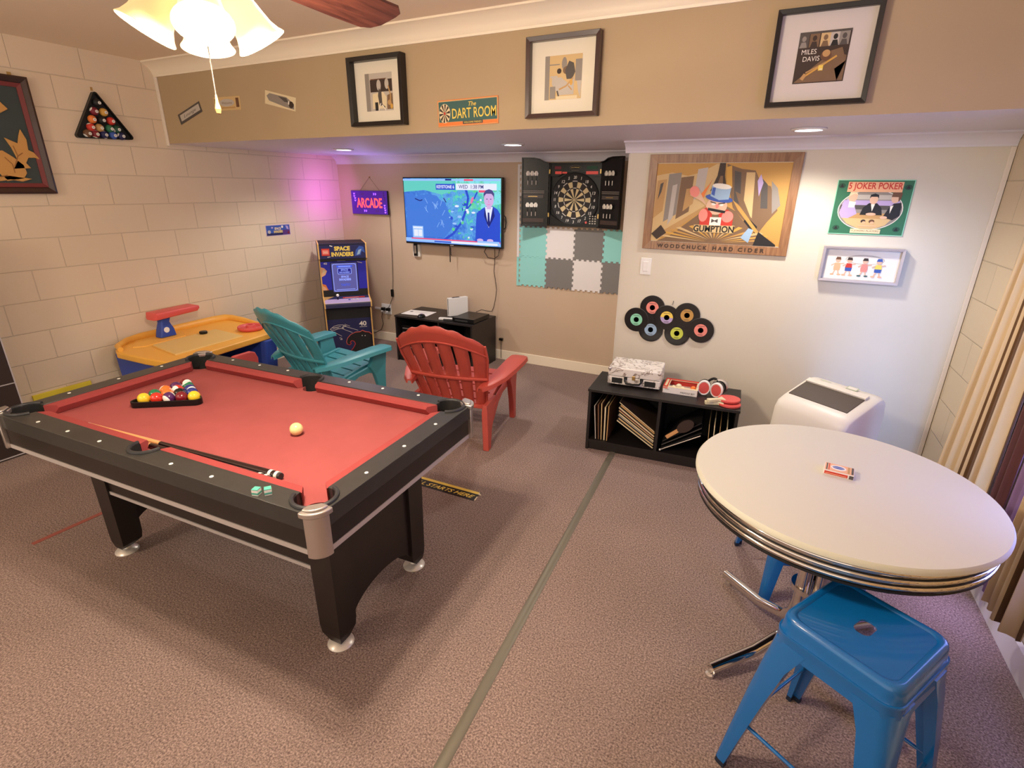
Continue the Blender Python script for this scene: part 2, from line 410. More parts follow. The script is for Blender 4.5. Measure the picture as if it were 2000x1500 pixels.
# right wall: leans very slightly outward towards the camera; window opening behind the curtains
WY0, WY1, WZ0, WZ1 = -1.3, 1.0, .55, 1.95
mb = MB()
def rw(y0, y1, z0, z1):
    mb.add([(XR(y0), y0, z0), (XR(y1), y1, z0), (XR(y1), y1, z1), (XR(y0), y0, z1), (XR(y0)+.1, y0, z0), (XR(y1)+.1, y1, z0), (XR(y1)+.1, y1, z1), (XR(y0)+.1, y0, z1)],
        [(0,1,2,3),(4,7,6,5),(0,3,7,4),(1,5,6,2),(3,2,6,7),(0,4,5,1)], 'block_paint_right')
rw(Y0, WY0, 0, ZC); rw(WY1, YB, 0, ZC); rw(WY0, WY1, 0, WZ0); rw(WY0, WY1, WZ1, ZC)
struct('wall_right', mb)
w = thing('window_1', '', ''); del w['label']; del w['category']; w['kind'] = 'structure'
fx = XR(0)
MB().box(fx+.02, fx+.07, WY0, WY0+.05, WZ0, WZ1, 'white_trim').box(fx+.02, fx+.07, WY1-.05, WY1, WZ0, WZ1, 'white_trim').box(fx+.02, fx+.07, WY0, WY1, WZ0, WZ0+.05, 'white_trim').box(fx+.02, fx+.07, WY0, WY1, WZ1-.05, WZ1, 'white_trim').box(fx+.02, fx+.06, -.17, -.13, WZ0, WZ1, 'white_trim').build('window_frame', w)
MB().box(fx+.075, fx+.08, WY0, WY1, WZ0, WZ1, 'window_light').build('pane', w)
# trims
def profile_x(name, prof, x0, x1, m='crown_paint'):   # profile in (y,z), run along x
    mb = MB(); mb.prism(prof, x0, x1, m, axis=0); return struct(name, mb, smooth=35)
def cove(y, z0, z1, d, n=5):     # wall plane y, from z0 up to z1 out by d towards -y
    pts = [(y, z0), (y-.008, z0), (y-.010, z0+.012)]
    for i in range(n+1):
        a = i/n; pts.append((y-.012-(d-.022)*(a**1.6), z0+.014+(z1-z0-.026)*a**.8))
    pts += [(y-d, z1-.01), (y-d, z1), (y, z1)]
    return pts
profile_x('trim_1', cove(YS, 2.434, ZC, .085), 0, 5.5)
profile_x('trim_2', cove(YB, 1.895, ZS, .07), 0, XF, 'soffit_under')
profile_x('trim_3', cove(YF, 1.902, ZS, .065), XF-.03, XR(YF)-.002, 'soffit_under')
struct('trim_4', MB().box(.001, .032, YS-.012, YS-.0005, ZS-.015, 2.434, 'white_trim'), bevel=.003)
struct('trim_5', MB().box(XF-.008, XF-.0005, YF-.002, YF+.03, 0, 1.9, 'centre_paint'), bevel=.002)
struct('trim_7', MB().box(5.452-.022, 5.452, YF-.012, YF-.0005, 0, 1.9, 'white_trim'), bevel=.002)
struct('baseboard_back', MB().box(0, XF, YB-.014, YB-.0005, 0, .10, 'crown_paint'), bevel=.004)
struct('baseboard_left', MB().box(.0005, .014, 1.45, YB, 0, .10, 'crown_paint'), bevel=.004)
struct('baseboard_centre', MB().box(XF, 5.44, YF-.012, YF-.0005, 0, .08, 'crown_paint'), bevel=.004)
mb = MB(); ya, yb = -2.4, YF-.03
mb.add([(XR(ya)-.02, ya, 0), (XR(yb)-.02, yb, 0), (XR(yb)-.014, yb, .1), (XR(ya)-.014, ya, .1), (XR(ya)-.001, ya, 0), (XR(yb)-.001, yb, 0), (XR(yb)-.001, yb, .11), (XR(ya)-.001, ya, .11)],
    [(0,3,2,1),(3,7,6,2),(0,4,7,3),(1,2,6,5)], 'white_gloss')
struct('baseboard_right', mb)
# metal carpet joining strip
mb = MB(); a0, a1 = Vector((3.80, -.70)), Vector((3.666, 1.50)); d = (a1-a0).normalized(); a0 = a0-d*1.2; a1 = a1+d*.3; nn = Vector((d.y, -d.x))
pf = [(-.021, .0005), (-.017, .003), (-.006, .0055), (.006, .0055), (.017, .003), (.021, .0005)]
mb.loft([[tuple(p+nn*u)+(z,) for u, z in pf] for p in (a0, a1)], 'strip_metal')
struct('trim_6', mb, smooth=40)
# recessed lights
for i, (x, y) in enumerate(((.954, 2.17), (2.595, 2.145), (4.487, 1.743))):
    t = thing('recessed_light', ('round recessed ceiling light over the arcade cabinet corner', 'round recessed ceiling light in front of the dartboard cabinet', 'round recessed ceiling light above the wide wooden framed poster')[i], 'ceiling light', (x, y, ZS), group='recessed soffit lights')
    MB().lathe([(.062, 0), (.084, -.001), (.086, -.005), (.080, -.009), (.064, -.010), (.062, 0)], 'white_gloss', 40).build('trim_ring', t, 40)
    MB().lathe([(.0001, -.004), (.062, -.006), (.0622, -.002), (.0001, -.001)], 'led_disc', 40).build('lens', t, 40)
    lamp('SPOT', 'soffit_bulb', (0, 0, -.03), DOWN_E*(1.0, 1.0, 1.0)[i]*4, COOL, .05, t, (0, 0, 0), R(150))
# ================================================================ CEILING FAN
fan = thing('ceiling_fan', 'ceiling fan with four glowing bell glass shades and dark wood blade', 'ceiling fan', (FAN[0], FAN[1], ZC))
MB().lathe([(.001, 0), (.07, 0), (.075, -.02), (.05, -.06), (.014, -.075), (.013, -.24), (.001, -.24)], 'brass', 32).build('downrod', fan, 40)
MB().lathe([(.001, -.23), (.05, -.235), (.10, -.26), (.115, -.30), (.115, -.35), (.09, -.38), (.05, -.39), (.001, -.39)], 'brass', 40).build('motor_housing', fan, 40)
MB().lathe([(.001, -.385), (.045, -.385), (.055, -.41), (.05, -.45), (.02, -.47), (.001, -.47)], 'brass', 32).build('light_fitting', fan, 40)
for k in range(4):
    a = R(87)+k*PI/2; X = Matrix.Rotation(a, 4, 'Z')
    mb = MB(); mb.X = X @ Matrix.Translation((0, 0, -.37)) @ Matrix.Rotation(R(-13), 4, 'X')
    out = [(.17, -.045), (.24, -.062), (.45, -.078), (.58, -.078), (.612, -.055), (.617, -.03), (.617, .03), (.60, .062), (.57, .076), (.45, .073), (.24, .060), (.17, .045)]
    mb.prism(out, -.004, .004, 'fan_wood')
    bl = mb.build('blade', fan, bevel=.002)
    mb = MB(); mb.X = X @ Matrix.Translation((0, 0, -.362))
    mb.prism([(.08, -.02), (.16, -.035), (.23, -.03), (.23, .03), (.16, .035), (.08, .02)], -.002, .006, 'brass').build('blade_bracket', bl)
dirs = [(R(143), 1), (R(233), 0), (R(323), 2), (R(53), 1)]   # far, left, near, right as seen
for k, (a, bright) in enumerate(dirs):
    X = Matrix.Rotation(a, 4, 'Z') @ Matrix.Translation((.052, 0, -.430)) @ Matrix.Rotation(R(-30), 4, 'Y')
    mb = MB(); mb.X = X
    mb.tube([(0, 0, .02), (0, 0, -.02)], .016, 'brass', 12); arm = mb.build('socket', fan, 40)
    mb = MB(); mb.X = X; m = ('glass_shade_dim', 'glass_shade', 'glass_shade')[bright]
    pr = [(.022, -.018), (.030, -.028), (.036, -.05), (.040, -.075), (.045, -.10), (.053, -.118), (.060, -.127), (.058, -.128), (.050, -.116), (.042, -.098), (.036, -.073), (.032, -.05), (.027, -.030), (.022, -.018)]
    mb.lathe(pr, m, 40); sh = mb.build('glass_shade', fan, 50)
    mb = MB(); mb.X = X; mb.ball((0, 0, -.072), .021, ('glass_shade', 'bulb_glow', 'bulb_glow')[bright], 16, 1.35); mb.build('bulb', fan, 60)
    p = X @ Vector((0, 0, -.132))
    lamp('POINT', 'fan_light', tuple(p), BULB_E*(.5 if bright == 0 else 1.15), WARM, .045, fan)
lamp('POINT', 'fan_light', (.02, .21, -.36), 24, (1.0, .78, .52), .03, fan)  # uplight added above the shades to brighten the ceiling; no bulb here
mb = MB(); mb.tube([(-.04, .03, -.47), (-.04, .03, -.655)], .0012, 'cord_brown', 6).lathe([(.0001, -.012), (.005, -.01), (.007, .0), (.004, .012), (.002, .03), (.0001, .032)], 'brass', 12, (-.04, .03, -.68)).build('pull_chain', fan)
# ================================================================ POOL TABLE
PT = (2.512, -.2525); PA = R(2.5)
pt = thing('pool_table', 'black six-pocket pool table with red felt and silver corner caps', 'pool table', (*PT, 0), PA)
HL, HW = .873, .482; CX, CY = .787, .396; rc, rs_ = .061, .053
inner = []
def cpk(sx, sy):   # corner pocket bulge
    cx, cy = sx*(CX+.004), sy*(CY+.004)
    a = math.atan2(sy, sx)
    return arc(cx, cy, rc, a-R(138.5), a+R(138.5), 18)
inner = cpk(1, -1)+cpk(1, 1)+arc(0, CY+.004, rs_, 0, PI, 14)[0:]+cpk(-1, 1)+cpk(-1, -1)+arc(0, -CY-.004, rs_, PI, 2*PI, 14)
outer = rrect(-HL, HL, -HW, HW, .045, 6)
MB().holed(outer, [inner], .72, .78, 'rail_black').build('rail', pt, 30, .006)
# bed cloth
def cc(sx, sy):
    a = math.atan2(sy, sx); cx, cy = sx*(CX+.012), sy*(CY+.012)
    pts = arc(cx, cy, .058, a+PI+R(80), a+PI-R(80), 10); return pts
bed = cc(1, -1)+cc(1, 1)+arc(0, CY+.014, .047, 2*PI, PI, 10)+cc(-1, 1)+cc(-1, -1)+arc(0, -CY-.014, .047, PI, 0, 10)
MB().holed(bed, [], .705, .73, 'red_felt').build('bed_cloth', pt)
# cushions
def cushion(p0, p1, n, e0, e1):
    p0, p1, n = Vector(p0), Vector(p1), Vector(n); d = (p1-p0).normalized(); L = []
    sec = [(0, .777), (.034, .774), (.040, .762), (.022, .732), (0, .732)]
    for p, e in ((p0, e0), (p1, -e1)):
        L.append([tuple(p+n*a+d*e*(a/.04))+(z,) for a, z in sec])
    return MB().loft(L, 'red_cushion').build('cushion', pt, 50)
g = .052; sg = .052
for sy in (1, -1):
    cushion((-CX+g, sy*CY), (-sg, sy*CY), (0, -sy), .036, .018); cushion((sg, sy*CY), (CX-g, sy*CY), (0, -sy), .018, .036)
for sx in (1, -1): cushion((sx*CX, -CY+g), (sx*CX, CY-g), (-sx, 0), .036, .036)
# pockets
for (cx, cy, r, a0) in [(sx*(CX+.004), sy*(CY+.004), rc, math.atan2(sy, sx)) for sx in (1, -1) for sy in (1, -1)]+[(0, sy*(CY+.004), rs_, sy*PI/2) for sy in (1, -1)]:
    h = R(118) if r == rc else R(92)
    mb = MB(); pts = [(x, y, .7825) for x, y in arc(cx, cy, r+.006, a0-h, a0+h, 22)]
    mb.tube(pts, .0075, 'pocket_rubber', 8)
    cup = arc(cx, cy, r-.001, a0-R(180), a0+R(180), 28)[:-1]
    n = len(cup); v = [(x, y, .726) for x, y in cup]+[(cx+(x-cx)*.85, cy+(y-cy)*.85, .65) for x, y in cup]+[(x, y, .724) for x, y in arc(cx, cy, r+.002, a0-R(180), a0+R(180), 28)[:-1]]
    mb.add(v[:2*n], [(i, (i+1) % n, n+(i+1) % n, n+i) for i in range(n)]+[tuple(range(n, 2*n))], 'pocket_dark')
    wa = arc(cx, cy, r-.0015, a0-h, a0+h, 22)
    mb.add([(x, y, .7785) for x, y in wa]+[(x, y, .68) for x, y in wa], [(i, i+1, 23+i+1, 23+i) for i in range(22)], 'pocket_dark')
    mb.build('pocket', pt, 40)
# apron
bb = HL-.008; bh = HW-.008
MB().holed(rrect(-bb, bb, -bh, bh, .042, 5), [rrect(-bb+.02, bb-.02, -bh+.02, bh-.02, .03, 5)], .645, .72, 'dark_wood').build('apron', pt, 30)
MB().holed(rrect(-bb-.003, bb+.003, -bh-.003, bh+.003, .044, 5), [rrect(-bb+.02, bb-.02, -bh+.02, bh-.02, .03, 5)], .627, .645, 'alu').build('trim_strip', pt)
MB().box(-.70, .70, -.40, .40, .615, .632, 'inner_black').build('underside_board', pt)
lx, ly = .62, .278
for sy in (1, -1):
    y0, y1 = sorted((sy*ly, sy*(ly-.02)))
    MB().box(-lx, lx, y0, y1, .364, .616, 'dark_wood').build('lower_apron', pt)
    y0, y1 = sorted((sy*(ly+.004), sy*(ly-.02)))
    MB().box(-lx, lx, y0, y1, .349, .364, 'alu').build('lower_trim_strip', pt)
# corner caps
for sx in (1, -1):
    for sy in (1, -1):
        mb = MB(); X = Matrix.Diagonal((sx, sy, 1, 1)); mb.X = X
        q = arc(HL-.042, HW-.042, .050, 0, PI/2, 8)
        mb.prism([(HL-.046, HW+.008)]+[(HL-.046, HW-.01), (HL-.01, HW-.046), (HL+.008, HW-.046)]+q, .627, .772, 'silver')
        q = arc(HL-.045, HW-.045, .060, 0, PI/2, 8)
        mb.prism([(HL-.055, HW+.015), (HL-.055, HW-.028), (HL-.028, HW-.055), (HL+.015, HW-.055)]+q, .770, .788, 'silver')
        q = arc(HL-.045, HW-.045, .048, 0, PI/2, 8)
        mb.prism([(HL-.05, HW+.003), (HL-.05, HW-.022), (HL-.022, HW-.05), (HL+.003, HW-.05)]+q, .788, .795, 'silver')
        mb.build('corner_cap', pt, 35, .003)
# sights
spots = [(s*.200*k, sy*(HW-.031)) for k in (1, 2, 3) for s in (1, -1) for sy in (1, -1)]+[(sx*(HL-.033), y) for sx in (1, -1) for y in (-.215, 0, .215)]
for x, y in spots:
    MB().lathe([(.007, 0), (.0065, .0012), (.0001, .0018)], 'pearl', 14, (x, y, .7805)).build('sight', pt, 50)
# legs
for sx in (1, -1):
    for sy in (1, -1):
        mb = MB(); mb.X = Matrix.Diagonal((sx, sy, 1, 1))
        def sec(xo, yo, w, z): return [(xo, yo, z), (xo-w, yo, z), (xo-w, yo-w, z), (xo, yo-w, z)]
        mb.loft([sec(.705, .292, .105, .617), sec(.700, .288, .095, .10), sec(.698, .286, .088, .062)], 'dark_wood').loft([sec(.698, .286, .088, .062), sec(.692, .280, .05, .030)], 'dark_wood')
        lg = mb.build('leg', pt)
        MB().lathe([(.050, 0), (.051, .004), (.044, .012), (.020, .020), (.013, .04), (.001, .04)], 'foot_metal', 28, (sx*.662, sy*.250, 0)).build('levelling_foot', lg, 40)
    pts = [(-.20, .617), (-.20, .08)]+[(-.20*math.cos(PI*i/18), .07+.10*math.sin(PI*i/18)) for i in range(19)]+[(.20, .08), (.20, .617)]
    x0, x1 = sorted((sx*.672, sx*.688))
    MB().prism(pts, x0, x1, 'dark_wood', axis=0).build('end_panel', pt)
# balls
BR = .0263
def ball(name, label, x, y, c1, c2, cat='ball', group=None, tilt=0, z=.731):
    mb = MB(); mb.X = Matrix.Rotation(tilt, 4, 'X') @ Matrix.Rotation(tilt*1.7, 4, 'Y')
    prof = [(max(1e-7, BR*math.sin(PI*i/16)), -BR*math.cos(PI*i/16)) for i in range(17)]
    v = [(r*math.cos(2*PI*k/24), r*math.sin(2*PI*k/24), z_) for (r, z_) in prof for k in range(24)]
    for i in range(16):
        mb.add(v, [(i*24+k, i*24+(k+1) % 24, (i+1)*24+(k+1) % 24, (i+1)*24+k) for k in range(24)], 'pearl' if c2 and not 5 <= i < 11 else c1)
    o = mb.build(name, None, 80); tag(o, label, cat, group, (x, y, z+BR)); return o
for n_, c_ in dict(b_yel=(238, 200, 50), b_blue=(40, 50, 130), b_red=(205, 50, 36), b_pur=(80, 36, 90), b_or=(240, 120, 50), b_gre=(30, 120, 80), b_mar=(120, 24, 36), b_blk=(20, 18, 20), b_cue=(232, 212, 150)).items(): mat(n_, c_, .12, coat=.5)
ball('cue_ball', 'cream cue ball alone on the open red felt', 2.846, -.262, 'b_cue', False)
rack = thing('ball_rack', 'black triangular rack around balls on the red felt', 'ball rack', (2.005, -.245, .731))
A = Vector((1.980, -.418)); B = Vector((2.215, -.25)); dAB = (B-A).normalized(); pAB = Vector((-dAB.y, dAB.x)); s_ = .0526*6.4; A = (A+B)/2-dAB*s_/2; B = A+dAB*s_
T3 = (A+B)/2+pAB*s_*.866
cen = (A+B+T3)/3
def tri(sc, rad):
    out = []
    for P_, in ((A,), (B,), (T3,)):
        q = cen+(P_-cen)*sc; a = math.atan2((q-cen).y, (q-cen).x); c0 = q-(q-cen).normalized()*rad*2
        out += [(c0.x+rad*math.cos(a-R(60)+R(120)*i/6)-2.005, c0.y+rad*math.sin(a-R(60)+R(120)*i/6)+.245) for i in range(7)]
    return out
MB().holed(tri(1.0, .026), [tri(.94, .022)], 0.0, .028, 'black_plastic').build('frame', rack, None, .002)
cols = [('b_yel', 0, 'yellow ball at the near left corner of the rack'), ('b_red', 0, 'orange-red ball next to the yellow corner ball of the rack'), ('b_pur', 1, 'purple striped ball in the middle of the rack front row'), ('b_mar', 0, 'maroon ball beside the right corner of the rack'), ('b_yel', 0, 'yellow ball at the near right corner of the rack'),
        ('b_gre', 0, 'green ball at the left of the second rack row'), ('b_or', 0, 'plain orange ball second in the second rack row'), ('b_blk', 0, 'black eight ball in the second rack row'), ('b_blue', 0, 'dark blue ball at the right of the second rack row'),
        ('b_or', 1, 'orange striped ball at the left of the third rack row'), ('b_red', 1, 'red striped ball in the middle of the third rack row'), ('b_blue', 1, 'blue striped ball at the right of the third rack row'),
        ('b_pur', 0, 'purple ball left of the fourth rack row'), ('b_gre', 1, 'green striped ball right of the fourth rack row'), ('b_mar', 1, 'maroon striped ball alone at the far apex of the rack')]
i = 0; dd = .0535
base = (A+B)/2+pAB*.052
for row in range(5):
    for j in range(5-row):
        q = base+pAB*row*dd*.866+dAB*(j-(4-row)/2)*dd
        c1, st, lb = cols[i]; ball('pool_ball', lb, q.x, q.y, c1, bool(st), 'ball', 'pool balls in the triangle rack', .5+i*.7); i += 1
# cues
def cue(label, p0, p1, r0=.0145):
    p0, p1 = Vector(p0), Vector(p1); d = (p1-p0).normalized(); L = (p1-p0).length
    t = thing('pool_cue', label, 'pool cue', tuple(p0), group='pool cues on the table')
    def seg(name, a, b, m, par, ra=None):
        ra_ = lambda s_: r0*(1-.60*s_/L)
        return MB().tube([d*a, d*b], [ra_(a), ra_(b)] if ra is None else ra, m, 14).build(name, par, 50)
    bt = seg('butt', .0, .60, 'cue_black', t)
    seg('ring', -.006, .006, 'cue_white', bt, [r0*1.04]*2); seg('ring', .022, .034, 'cue_white', bt, [r0*1.04]*2)
    seg('bumper', -.016, -.004, 'pocket_rubber', bt, [r0*.85]*2)
    sh = seg('shaft', .60, L-.02, 'maple', t); seg('ferrule', L-.02, L, 'cue_white', sh)
cue('black and maple pool cue, farther from the rail of the pair', (3.062, -.541, .7455), (2.010, -.600, .737))
cue('pool cue lying tight against the near cushion', (3.045, -.573, .7455), (2.030, -.620, .737))
for i, (x, y, a, lb) in enumerate(((3.153, -.690, .3, 'teal chalk cube nearer the side pocket on the rail'), (3.182, -.672, .9, 'teal chalk cube nearer the corner pocket on the rail'))):
    t = thing('chalk_cube', lb, 'chalk', (x, y, .7805), a, 'chalk cubes on the pool table rail')
    MB().box(-.0105, .0105, -.0105, .0105, 0, .019, 'paper_white').build('wrapper', t, None, .001)
    MB().box(-.0104, .0104, -.0104, .0104, .019, .022, 'chalk_teal').box(-.0108, .0108, -.0108, .0108, .004, .011, 'chalk_teal').build('chalk', t, None, .001)
# ================================================================ ADIRONDACK CHAIRS
def adirondack(label, m, loc, rz):
    t = thing('adirondack_chair', label, 'chair', (*loc, 0), rz, 'plastic garden chairs')   # faces local +y
    # backrest: fan of slats, concave towards the sitter
    us = []; ns = 6; gp = .030
    for i in range(ns):
        a = -1+2*i/ns; b = a+2/ns; a2 = a+(gp if i else 0); b2 = b-(gp if i < ns-1 else 0)
        us += [a2, (a2*2+b2)/3, (a2+2*b2)/3, b2]
    vs_ = [0, .06, .13, .20, .28, .36, .42, .50, .60, .70, .80, .84, .92, 1.0]
    solid = [(0, .06), (.36, .42), (.80, 1.0)]
    def S(u, v):
        L = .80*v
        top = 1-.34*abs(u)**2.0
        k = v if v < .36 else .36+(v-.36)*top+(v-.36)*0
        wid = .235+.075*min(1, k/.62)-.02*max(0, k-.75)
        x = u*wid; c = .075*(u*u)*(.5+.5*k)
        y = -.085-.02-.34*k**1.12+c
        z = .215+.665*k
        return (x, y, z)
    idx = {}; mb = MB(); V = []; F = []
    for i, u in enumerate(us):
        for j, v in enumerate(vs_): idx[i, j] = len(V); V.append(S(u, v))
    # scalloped crown: each slat rounded a little at the top
    for i in range(len(us)):
        if i % 4 in (0, 3):
            q = V[idx[i, len(vs_)-1]]; V[idx[i, len(vs_)-1]] = (q[0], q[1]+.004, q[2]-.010)
    for i in range(len(us)-1):
        for j in range(len(vs_)-1):
            gap = i % 4 == 3; mid = (vs_[j]+vs_[j+1])/2
            if gap and not any(a <= mid <= b for a, b in solid): continue
            F.append((idx[i, j], idx[i+1, j], idx[i+1, j+1], idx[i, j+1]))
    mb.add(V, F, m)
    bk = mb.build('backrest', t, 50)
    so = bk.modifiers.new('thick', 'SOLIDIFY'); so.thickness = .010; so.offset = 0
    # raised ribs behind the back
    mb = MB()
    for vv, r in ((.39, .011), (.82, .006), (.03, .010)):
        mb.tube([Vector(S(u, vv))+Vector((0, -.010, 0)) for u in [x/10 for x in range(-10, 11)]], r, m, 6)
    for u in (-1, 1): mb.tube([Vector(S(u, v/20))+Vector((0, -.006, 0)) for v in range(0, 21)], .008, m, 6)
    mb.build('back_rib', t, 50)
    # seat
    mb = MB(); n = 6
    def zz(y): return .235+.125*((y+.12)/.48)**.8 if y > -.12 else .235
    for i in range(n):
        y0 = -.12+i*.082; y1 = y0+.070
        a, b = zz(y0), zz(y1); wa = .235+.035*(i/n); 
        mb.add([(-wa, y0, a-.012), (wa, y0, a-.012), (wa, y1, b-.012), (-wa, y1, b-.012), (-wa, y0, a), (wa, y0, a), (wa, y1, b), (-wa, y1, b)], [(0,3,2,1),(4,5,6,7),(0,1,5,4),(1,2,6,5),(2,3,7,6),(3,0,4,7)], m)
    for sx in (1, -1):
        pr = [(-.17, .20), (-.13, .236), (.0, .30), (.15, .337), (.34, .364), (.375, .35), (.375, .315), (.33, .31), (.15, .285), (.0, .25), (-.10, .19)]
        mb.prism(pr, sx*.245-.012+(.0), sx*.245+.018, m, axis=0)
    mb.add([(-.26, .372, .30), (.26, .372, .30), (.26, .385, .345), (-.26, .385, .345), (-.26, .36, .30), (.26, .36, .30), (.26, .37, .356), (-.26, .37, .356)], [(0,1,2,3),(4,7,6,5),(3,2,6,7),(0,4,5,1),(0,3,7,4),(1,5,6,2)], m)
    mb.build('seat', t, None, .003)
    for sx in (1, -1):
        # arm
        cl = [(.258, -.262, .440), (.285, -.20, .448), (.320, -.08, .464), (.342, .08, .482), (.352, .24, .492), (.352, .34, .492), (.345, .375, .486)]
        wd = [.024, .046, .062, .070, .074, .070, .045]; L = []
        for (x, y, z), w_ in zip(cl, wd):
            x = sx*x; L.append([(x-w_, y, z-.030), (x-w_+.006, y, z-.004), (x-w_+.014, y, z), (x+w_-.014, y, z), (x+w_-.006, y, z-.004), (x+w_, y, z-.030), (x+w_-.008, y, z-.030), (x+w_-.014, y, z-.010), (x-w_+.014, y, z-.010), (x-w_+.008, y, z-.030)])
        mb = MB()
        mb.loft(L, m); mb.build('arm', t, 40)
        # front leg: wide under the arm, tapering to the foot
        def ls(x, y0, y1, z, w=.02): return [(sx*(x-w), y0, z), (sx*(x+w), y0, z), (sx*(x+w), (y0+y1)/2, z), (sx*(x+w), y1, z), (sx*(x-w), y1, z), (sx*(x-w), (y0+y1)/2, z)]
        mb = MB(); mb.loft([ls(.340, .20, .35, .480), ls(.328, .215, .348, .42), ls(.312, .19, .352, .34), ls(.31, .235, .345, .27), ls(.312, .27, .338, .15), ls(.315, .285, .332, .0)], m)
        mb.build('leg', t, 40, .004)
        mb = MB(); mb.loft([ls(.278, -.235, -.02, .300, .014), ls(.280, -.245, -.08, .25), ls(.288, -.262, -.13, .19), ls(.30, -.285, -.205, .10), ls(.31, -.305, -.250, .0)], m)
        mb.build('leg', t, 40, .004)
        mb = MB(); pr = [(-.16, .20), (-.10, .25), (.02, .30), (.22, .335), (.30, .33), (.27, .26), (.20, .285), (.10, .28), (.0, .24), (-.08, .17), (-.14, .12)]
        mb.prism(pr, sx*.29-.012, sx*.29+.012, m, axis=0); mb.build('side_rail', t, None, .004)
    return t
adirondack('teal plastic adirondack chair beside the arcade cabinet', 'teal_plastic', (1.365, 1.285), R(-8))
adirondack('red plastic adirondack chair behind the far corner of the pool table', 'red_plastic', (2.535, 1.435), R(10))
# ================================================================ STOOLS
def stool(loc, rz, label):
    t = thing('metal_stool', label, 'stool', (*loc, 0), rz, 'blue metal stools at the round table')
    hole = rrect(-.032, .032, -.021, .021, .018, 5)
    MB().holed(rrect(-.124, .124, -.124, .124, .03, 6), [hole], .592, .597, 'blue_metal').build('seat_panel', t, 40)
    def rr(h, r, z): return [(x, y, z) for x, y in rrect(-h, h, -h, h, r, 6)]
    mb = MB(); mb.loft([rr(.122, .03, .594), rr(.126, .032, .5985), rr(.131, .034, .602), rr(.139, .036, .602), rr(.145, .038, .597), rr(.148, .04, .588), rr(.149, .04, .575), rr(.151, .042, .560), rr(.153, .042, .552)], 'blue_metal', caps=False)
    mb.loft([rr(.149, .04, .5535), rr(.156, .044, .5535), rr(.157, .044, .549), rr(.155, .043, .543), rr(.158, .044, .50), rr(.155, .042, .50), rr(.151, .04, .543), rr(.1475, .04, .5535)], 'blue_metal', caps=False)
    mb.build('seat', t, 50)
    for sx in (1, -1):
        for sy in (1, -1):
            def sec(z, o, w, c):  # outer corner at o, width w, chamfer c
                a, b = o, o-w
                return [(sx*a, sy*b, z), (sx*a, sy*(a-c), z), (sx*(a-c*.3), sy*(a-c*.3), z), (sx*(a-c), sy*a, z), (sx*b, sy*a, z), (sx*(b), sy*(b+w*.55), z), (sx*(b+w*.55), sy*(b+w*.55), z), (sx*(b+w*.55), sy*b, z)]
            mb = MB(); mb.loft([sec(.525, .157, .100, .040), sec(.49, .160, .088, .036), sec(.44, .167, .074, .03), (sec(.30, .184, .060, .024)), sec(.15, .200, .046, .018), sec(.018, .213, .034, .013)], 'blue_metal')
            lg = mb.build('leg', t, 50)
            MB().loft([sec(.018, .2132, .035, .012), sec(.0, .214, .036, .012)], 'blue_dark_rubber').build('rubber_foot', lg, 40)
    for k in range(4):
        mb = MB(); mb.X = Matrix.Rotation(k*PI/2, 4, 'Z'); z = .185
        mb.tube([(-.165, .178, z), (.165, .178, z)], .0055, 'blue_metal', 8); mb.build('stretcher', t, 50)
    return t
st = stool((4.838, -.205), R(59.3), 'bright blue metal stool in front of the round table')
dup(st, (4.765, .79, 0), R(20), 'blue metal stool tucked under the far side of the round table')
# ================================================================ ROUND TABLE
TB = (4.77, .300)
t = thing('diner_table', 'round white diner table with ribbed chrome edge and chrome pedestal', 'table', (*TB, 0))
MB().lathe([(.001, .738), (.450, .738), (.455, .742), (.455, .752), (.449, .760), (.001, .760)], 'table_white', 96).build('tabletop', t, 40)
pf = [(.40, .738), (.436, .738)]
for k in range(3):
    z = .734-k*.0225; pf += [(.436, z), (.4405, z-.0015), (.4425, z-.0065), (.4405, z-.0125), (.436, z-.0145)]
pf += [(.434, .667), (.40, .667)]
MB().lathe(pf, 'chrome', 96).build('ribbed_edge', t, 50)
mb = MB()
for k in range(4):
    z = .7375-k*.0225; mb.lathe([(.4362, z-.0075), (.4385, z-.0065), (.4385, z-.0005), (.4362, z)], 'black_groove', 96)
mb.build('edge_groove', t, 50)
MB().lathe([(.001, .64), (.13, .64), (.13, .66), (.395, .664), (.395, .67), (.001, .67)], 'black_matte', 48).build('under_plate', t, 40)
for k, a in enumerate((134, 224, 314, 44)):
    a = R(a); c, s_ = math.cos(a), math.sin(a)
    path = [(c*.035, s_*.035, .65), (c*.035, s_*.035, .22)]
    for q in (.35, .7, 1): path.append((c*(.035+.075*(1-math.cos(q*PI/2))), s_*(.035+.075*(1-math.cos(q*PI/2))), .22-.12*math.sin(q*PI/2)))
    path += [(c*.20, s_*.20, .065), (c*(.41, .385, .40, .40)[k], s_*(.41, .385, .40, .40)[k], .035)]
    # smooth the path
    P_ = [Vector(p) for p in path]
    lg = MB().tube(P_, .021, 'chrome', 16).build('leg', t, 60)
    MB().lathe([(.016, 0), (.016, .012), (.007, .015), (.007, .022), (.001, .022)], 'silver', 16, (c*.385, s_*.385, 0)).build('glide', lg, 50)
MB().lathe([(.001, .30), (.064, .30), (.064, .32), (.001, .32)], 'chrome', 32).build('collar', t, 40)
